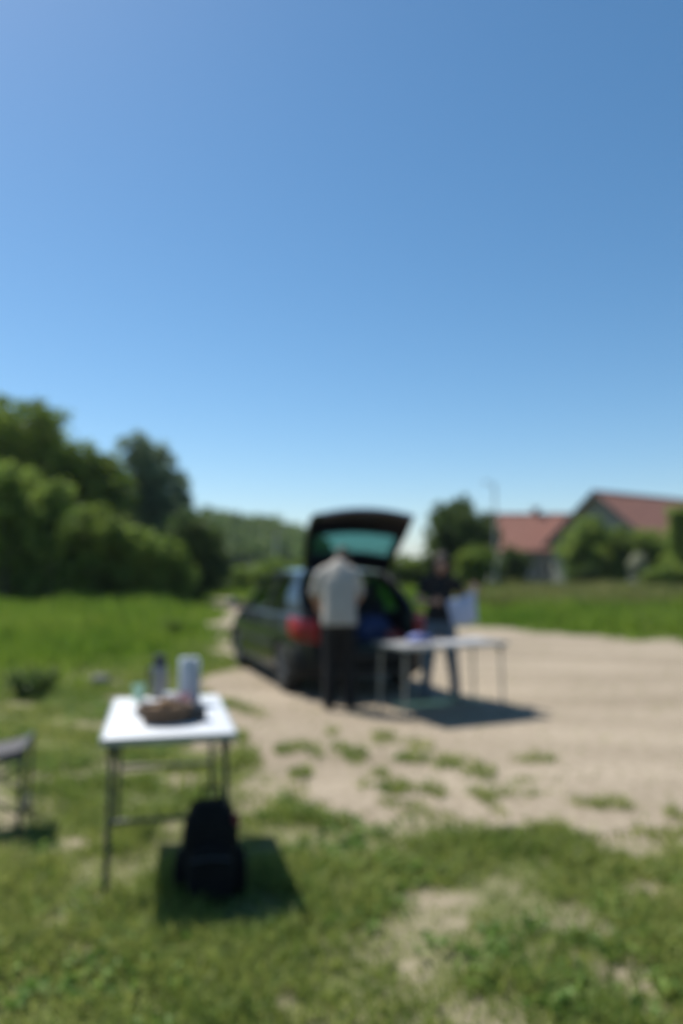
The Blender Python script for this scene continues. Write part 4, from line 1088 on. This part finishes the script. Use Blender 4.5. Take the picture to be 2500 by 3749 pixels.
# ---- man in the pale shirt, back to the camera, bending into the boot
pm = empty('person', (-0.025, 8.22, 0), R(8), 'person in a pale grey shirt and black trousers leaning into the open boot', 'person')
pm.scale = (.93, 1, 1)
bm_ = MB()
torso_loft(bm_, [((0, -.01, .90), .155, .11), ((0, 0, 1.0), .155, .105), ((0, .03, 1.12), .145, .1), ((0, .07, 1.27), .165, .105), ((0, .12, 1.41), .175, .1), ((.005, .155, 1.49), .12, .075), ((.01, .18, 1.53), .06, .06)])
hc = Vector((.085, .31, 1.60)); HM = Euler((R(-42), R(4), R(-14))).to_matrix()
bm_.capsule([(.005, .15, 1.47), (.03, .21, 1.53), (.07, .275, 1.575)], [.066, .06, .058], 12)
head(bm_, hc, HM)
for s in (-1, 1):
    sh, elb, wr = Vector((s * .19, .12, 1.42)), Vector((s * .265, .17, 1.19)), Vector((s * .235 + .02, .415, 1.10)) if s > 0 else Vector((-.2, .41, 1.08))
    bm_.capsule([(s * .12, .11, 1.42), sh, sh.lerp(elb, .5), elb, elb.lerp(wr, .35), wr], [.07, .06, .05, .042, .041, .028], 12)
    hand(bm_, wr, wr - elb, (0, 0, -1), (-s, 0.2, .3), 38)
    bm_.capsule([(s * .08, -.01, .93), (s * .1, .03, .52), (s * .115, -.02, .1)], [.095, .062, .042], 12)
    bm_.capsule([(s * .115, -.05, .06), (s * .135, .12, .045)], [.045, .038], 10)
body_m = remeshed(bm_, 'body', skin, .008, 3, pm)
sh_ = MB()
torso_loft(sh_, [((0, -.015, .885), .205, .15), ((0, -.01, .94), .207, .152), ((0, .0, 1.05), .198, .145), ((0, .035, 1.2), .205, .14), ((0, .075, 1.33), .218, .138), ((0, .115, 1.42), .20, .13), ((.003, .14, 1.49), .15, .11), ((.012, .16, 1.54), .105, .09), ((.02, .175, 1.565), .07, .07)])
for s in (-1, 1):
    sh, elb = Vector((s * .195, .12, 1.40)), Vector((s * .266, .165, 1.20))
    rr = []
    sh_.tube([(s * .08, .11, 1.44), (s * .14, .118, 1.44), sh, sh.lerp(elb, .45), elb], [.085, .09, .084, .074, .07], 14)
shirt_m = mat('shirt_grey_white', (.41, .385, .345), .9, var=(.47, .44, .395), scale=6, bump=.35, bscale=9)
remeshed(sh_, 'shirt', shirt_m, .011, 3, pm)
MB().tube([Vector((.03, .205, 1.54)) + Vector((.068 * math.cos(a), .06 * math.sin(a), .03 * math.sin(a) * -1)) for a in [k * 2 * math.pi / 18 for k in range(19)]], .016, 8, False).build('collar', shirt_m, pm, True)
tr = MB()
torso_loft(tr, [((0, -.01, .84), .17, .13), ((0, -.01, .92), .172, .128), ((0, 0, 1.0), .165, .12)])
for s in (-1, 1):
    tr.tube([(s * .085, -.01, .92), (s * .09, -.005, .82), (s * .1, .02, .52), (s * .112, -.01, .25), (s * .116, -.015, .05)], [.095, .105, .083, .075, .078], 14)
remeshed(tr, 'trousers', mat('trousers_black', (.006, .006, .007), .9, bump=.3, bscale=12), .011, 3, pm)
for s in (-1, 1):
    so = MB(); torso_loft(so, [((s * .113, -.095, .045), .028, .03), ((s * .115, -.07, .05), .042, .05), ((s * .118, .0, .05), .046, .05), ((s * .128, .09, .042), .05, .042), ((s * .135, .15, .035), .042, .034), ((s * .137, .175, .03), .02, .02)])
    remeshed(so, 'shoe', mat('shoe_black', (.014, .013, .012), .6), .008, 2, pm)
hr = MB()
T = lambda v: hc + HM @ Vector(v)
hr.ell(T((0, -.025, .042)), (.085, .1, .09), HM.to_euler()).ell(T((0, -.06, -.01)), (.074, .06, .06), HM.to_euler())
remeshed(hr, 'hair', mat('hair_brown', (.03, .019, .013), .8, var=(.05, .033, .022), scale=40, bump=.5, bscale=70), .009, 1, pm)
face(pm, hc, HM, 1.0, MATS['hair_brown'])

# ---- woman facing the camera behind the long table
pw = empty('person', (1.13, 8.86, 0), R(176), 'person with long dark hair in black top and jeans holding a pale bag', 'person')
bw = MB()
torso_loft(bw, [((0, 0, .86), .155, .1), ((0, 0, .95), .15, .1), ((0, .005, 1.06), .115, .085), ((0, .01, 1.2), .135, .1), ((0, .0, 1.33), .155, .085), ((0, -.01, 1.40), .1, .065), ((0, -.005, 1.44), .05, .05)])
hw = Vector((-.02, .055, 1.545)); HW = Euler((R(-22), R(-3), R(-12))).to_matrix()
bw.capsule([(0, -.01, 1.38), (-.005, .005, 1.45), (-.01, .025, 1.5)], [.055, .048, .046], 12)
head(bw, hw, HW, .93)
arms = {1: (Vector((.165, -.005, 1.345)), Vector((.255, .02, 1.10)), Vector((.07, .225, 1.12))), -1: (Vector((-.165, -.005, 1.345)), Vector((-.315, .03, 1.13)), Vector((-.385, .19, 1.225)))}
for s, (sh, elb, wr) in arms.items():
    bw.capsule([(s * .1, 0, 1.34), sh, sh.lerp(elb, .5), elb, elb.lerp(wr, .35), wr], [.055, .05, .041, .035, .035, .024], 12)
    hand(bw, wr, (wr - elb) if s > 0 else Vector((.0, .35, .8)), (-s * .3, .8, -.5) if s > 0 else (.6, .6, 0), (0, .2, 1) if s > 0 else (.9, -.2, 0), 42, 4, .92)
    bw.capsule([(s * .075, 0, .88), (s * .13, .03, .48), (s * .17, -.01, .09)], [.095, .056, .038], 12)
    bw.capsule([(s * .17, -.04, .05), (s * .19, .11, .04)], [.038, .032], 10)
remeshed(bw, 'body', skin, .008, 3, pw)
tp = MB()
torso_loft(tp, [((0, 0, .89), .178, .125), ((0, 0, .97), .168, .118), ((0, .005, 1.07), .142, .105), ((0, .01, 1.2), .158, .118), ((0, .0, 1.33), .172, .1), ((0, -.008, 1.395), .125, .08), ((0, -.008, 1.42), .08, .065)])
for s, (sh, elb, wr) in arms.items():
    tp.tube([(s * .09, 0, 1.335), (s * .145, 0, 1.352), sh, sh.lerp(elb, .62)], [.07, .068, .063, .06], 14)
remeshed(tp, 'top', mat('top_black', (.010, .010, .012), .9, bump=.25, bscale=14), .010, 3, pw)
jn = MB()
torso_loft(jn, [((0, 0, .79), .168, .12), ((0, 0, .86), .172, .12), ((0, 0, .94), .162, .112)])
for s in (-1, 1):
    jn.tube([(s * .08, 0, .88), (s * .092, .005, .78), (s * .13, .025, .48), (s * .158, .0, .25), (s * .17, -.01, .06)], [.09, .1, .07, .06, .062], 14)
remeshed(jn, 'jeans', mat('jeans_blue', (.08, .12, .17), .9, var=(.12, .165, .22), scale=7, bump=.3, bscale=16), .010, 3, pw)
for s in (-1, 1):
    so = MB(); torso_loft(so, [((s * .165, -.08, .04), .024, .028), ((s * .167, -.055, .045), .037, .045), ((s * .17, .01, .045), .04, .045), ((s * .183, .09, .036), .043, .036), ((s * .19, .135, .03), .034, .028), ((s * .192, .155, .026), .016, .016)])
    remeshed(so, 'shoe', mat('shoe_grey', (.06, .06, .065), .7), .008, 2, pw)
hr = MB(); T = lambda v: hw + HW @ (Vector(v) * .93)
hr.ell(T((0, -.03, .046)), (.088, .1, .088), HW.to_euler()).ell(T((0, -.07, -.03)), (.085, .055, .1), HW.to_euler())
for q in (-1, 1):
    hr.capsule([T((q * .03, .045, .095)), T((q * .078, .02, .045)), T((q * .088, .0, -.04)), hw + Vector((q * .085, -.0, -.15)), hw + Vector((q * .09, .03, -.25))], [.022, .03, .032, .034, .02], 10)
hr.capsule([T((0, -.08, -.02)), hw + Vector((0, -.09, -.15)), hw + Vector((0, -.1, -.3))], [.075, .08, .05], 12)
remeshed(hr, 'hair', mat('hair_dark', (.018, .011, .008), .7, var=(.035, .022, .015), scale=40, bump=.5, bscale=70), .009, 1, pw)
face(pw, hw, HW, .93, MATS['hair_dark'])

# white bag in her hands
PW = Matrix.Translation((1.13, 8.86, 0)) @ Matrix.Rotation(R(176), 4, 'Z')
tl_, tr_ = Vector((-.06, .27, 1.12)), Vector((-.385, .245, 1.235))
def bagp(a, b, s):
    top = tl_.lerp(tr_, a); bot = Vector((-.10 - .03, .27, .845)).lerp(Vector((-.40, .25, .885)), a)
    p = top.lerp(bot, b); bul = .05 * math.sin(math.pi * a) ** .7 * math.sin(math.pi * min(1, b * 1.0)) ** .6
    w = .008 * math.sin(a * 23 + b * 7) * math.sin(b * 11) * math.sin(math.pi * a)
    return p + Vector((0, s * bul + w + s * .003, .01 * math.sin(a * 9)))
bg = MB(); bg.grid(lambda a, b: bagp(a, b, 1), 16, 14, .0015); bg.grid(lambda a, b: bagp(a, b, -1), 16, 14, .0015)
bo = empty('carrier_bag', tuple((PW @ Vector((-.22, .26, .85)))), 0, 'pale bluish white bag held by the person in the black top', 'bag')
inv_ = bo.matrix_basis.inverted() if False else Matrix.Translation(-bo.location) @ PW
bg.v = [inv_ @ p_ for p_ in bg.v]
wbag = mat('bag_white', (.46, .5, .66), .6)
bg.build('sack', wbag, bo, True)
hd_ = MB().tube([inv_ @ p_ for p_ in (tr_ + Vector((.03, 0, -.01)), tr_ + Vector((.01, .0, .05)), tr_ + Vector((0, 0, .08)), tr_ + Vector((-.012, 0, .04)), tr_ + Vector((-.0, 0, -.0)))], .006, 6); hd_.build('handle', wbag, bo, True)

# ================================================================== HAZE
hz_mat = bpy.data.materials.new('summer_air'); hz_mat.use_nodes = True
nt = hz_mat.node_tree; nt.nodes.remove(nt.nodes['Principled BSDF'])
pv = nt.nodes.new('ShaderNodeVolumePrincipled'); pv.inputs['Color'].default_value = (0.8, 0.88, 1.0, 1); pv.inputs['Density'].default_value = 0.0002
nt.links.new(pv.outputs[0], nt.nodes['Material Output'].inputs['Volume'])
hzb = MB().box((0, 1850, 24.5), (5010, 4310, 51)).build('haze', hz_mat)
tag(hzb, 'thin summer haze over the valley', 'haze', kind='stuff')
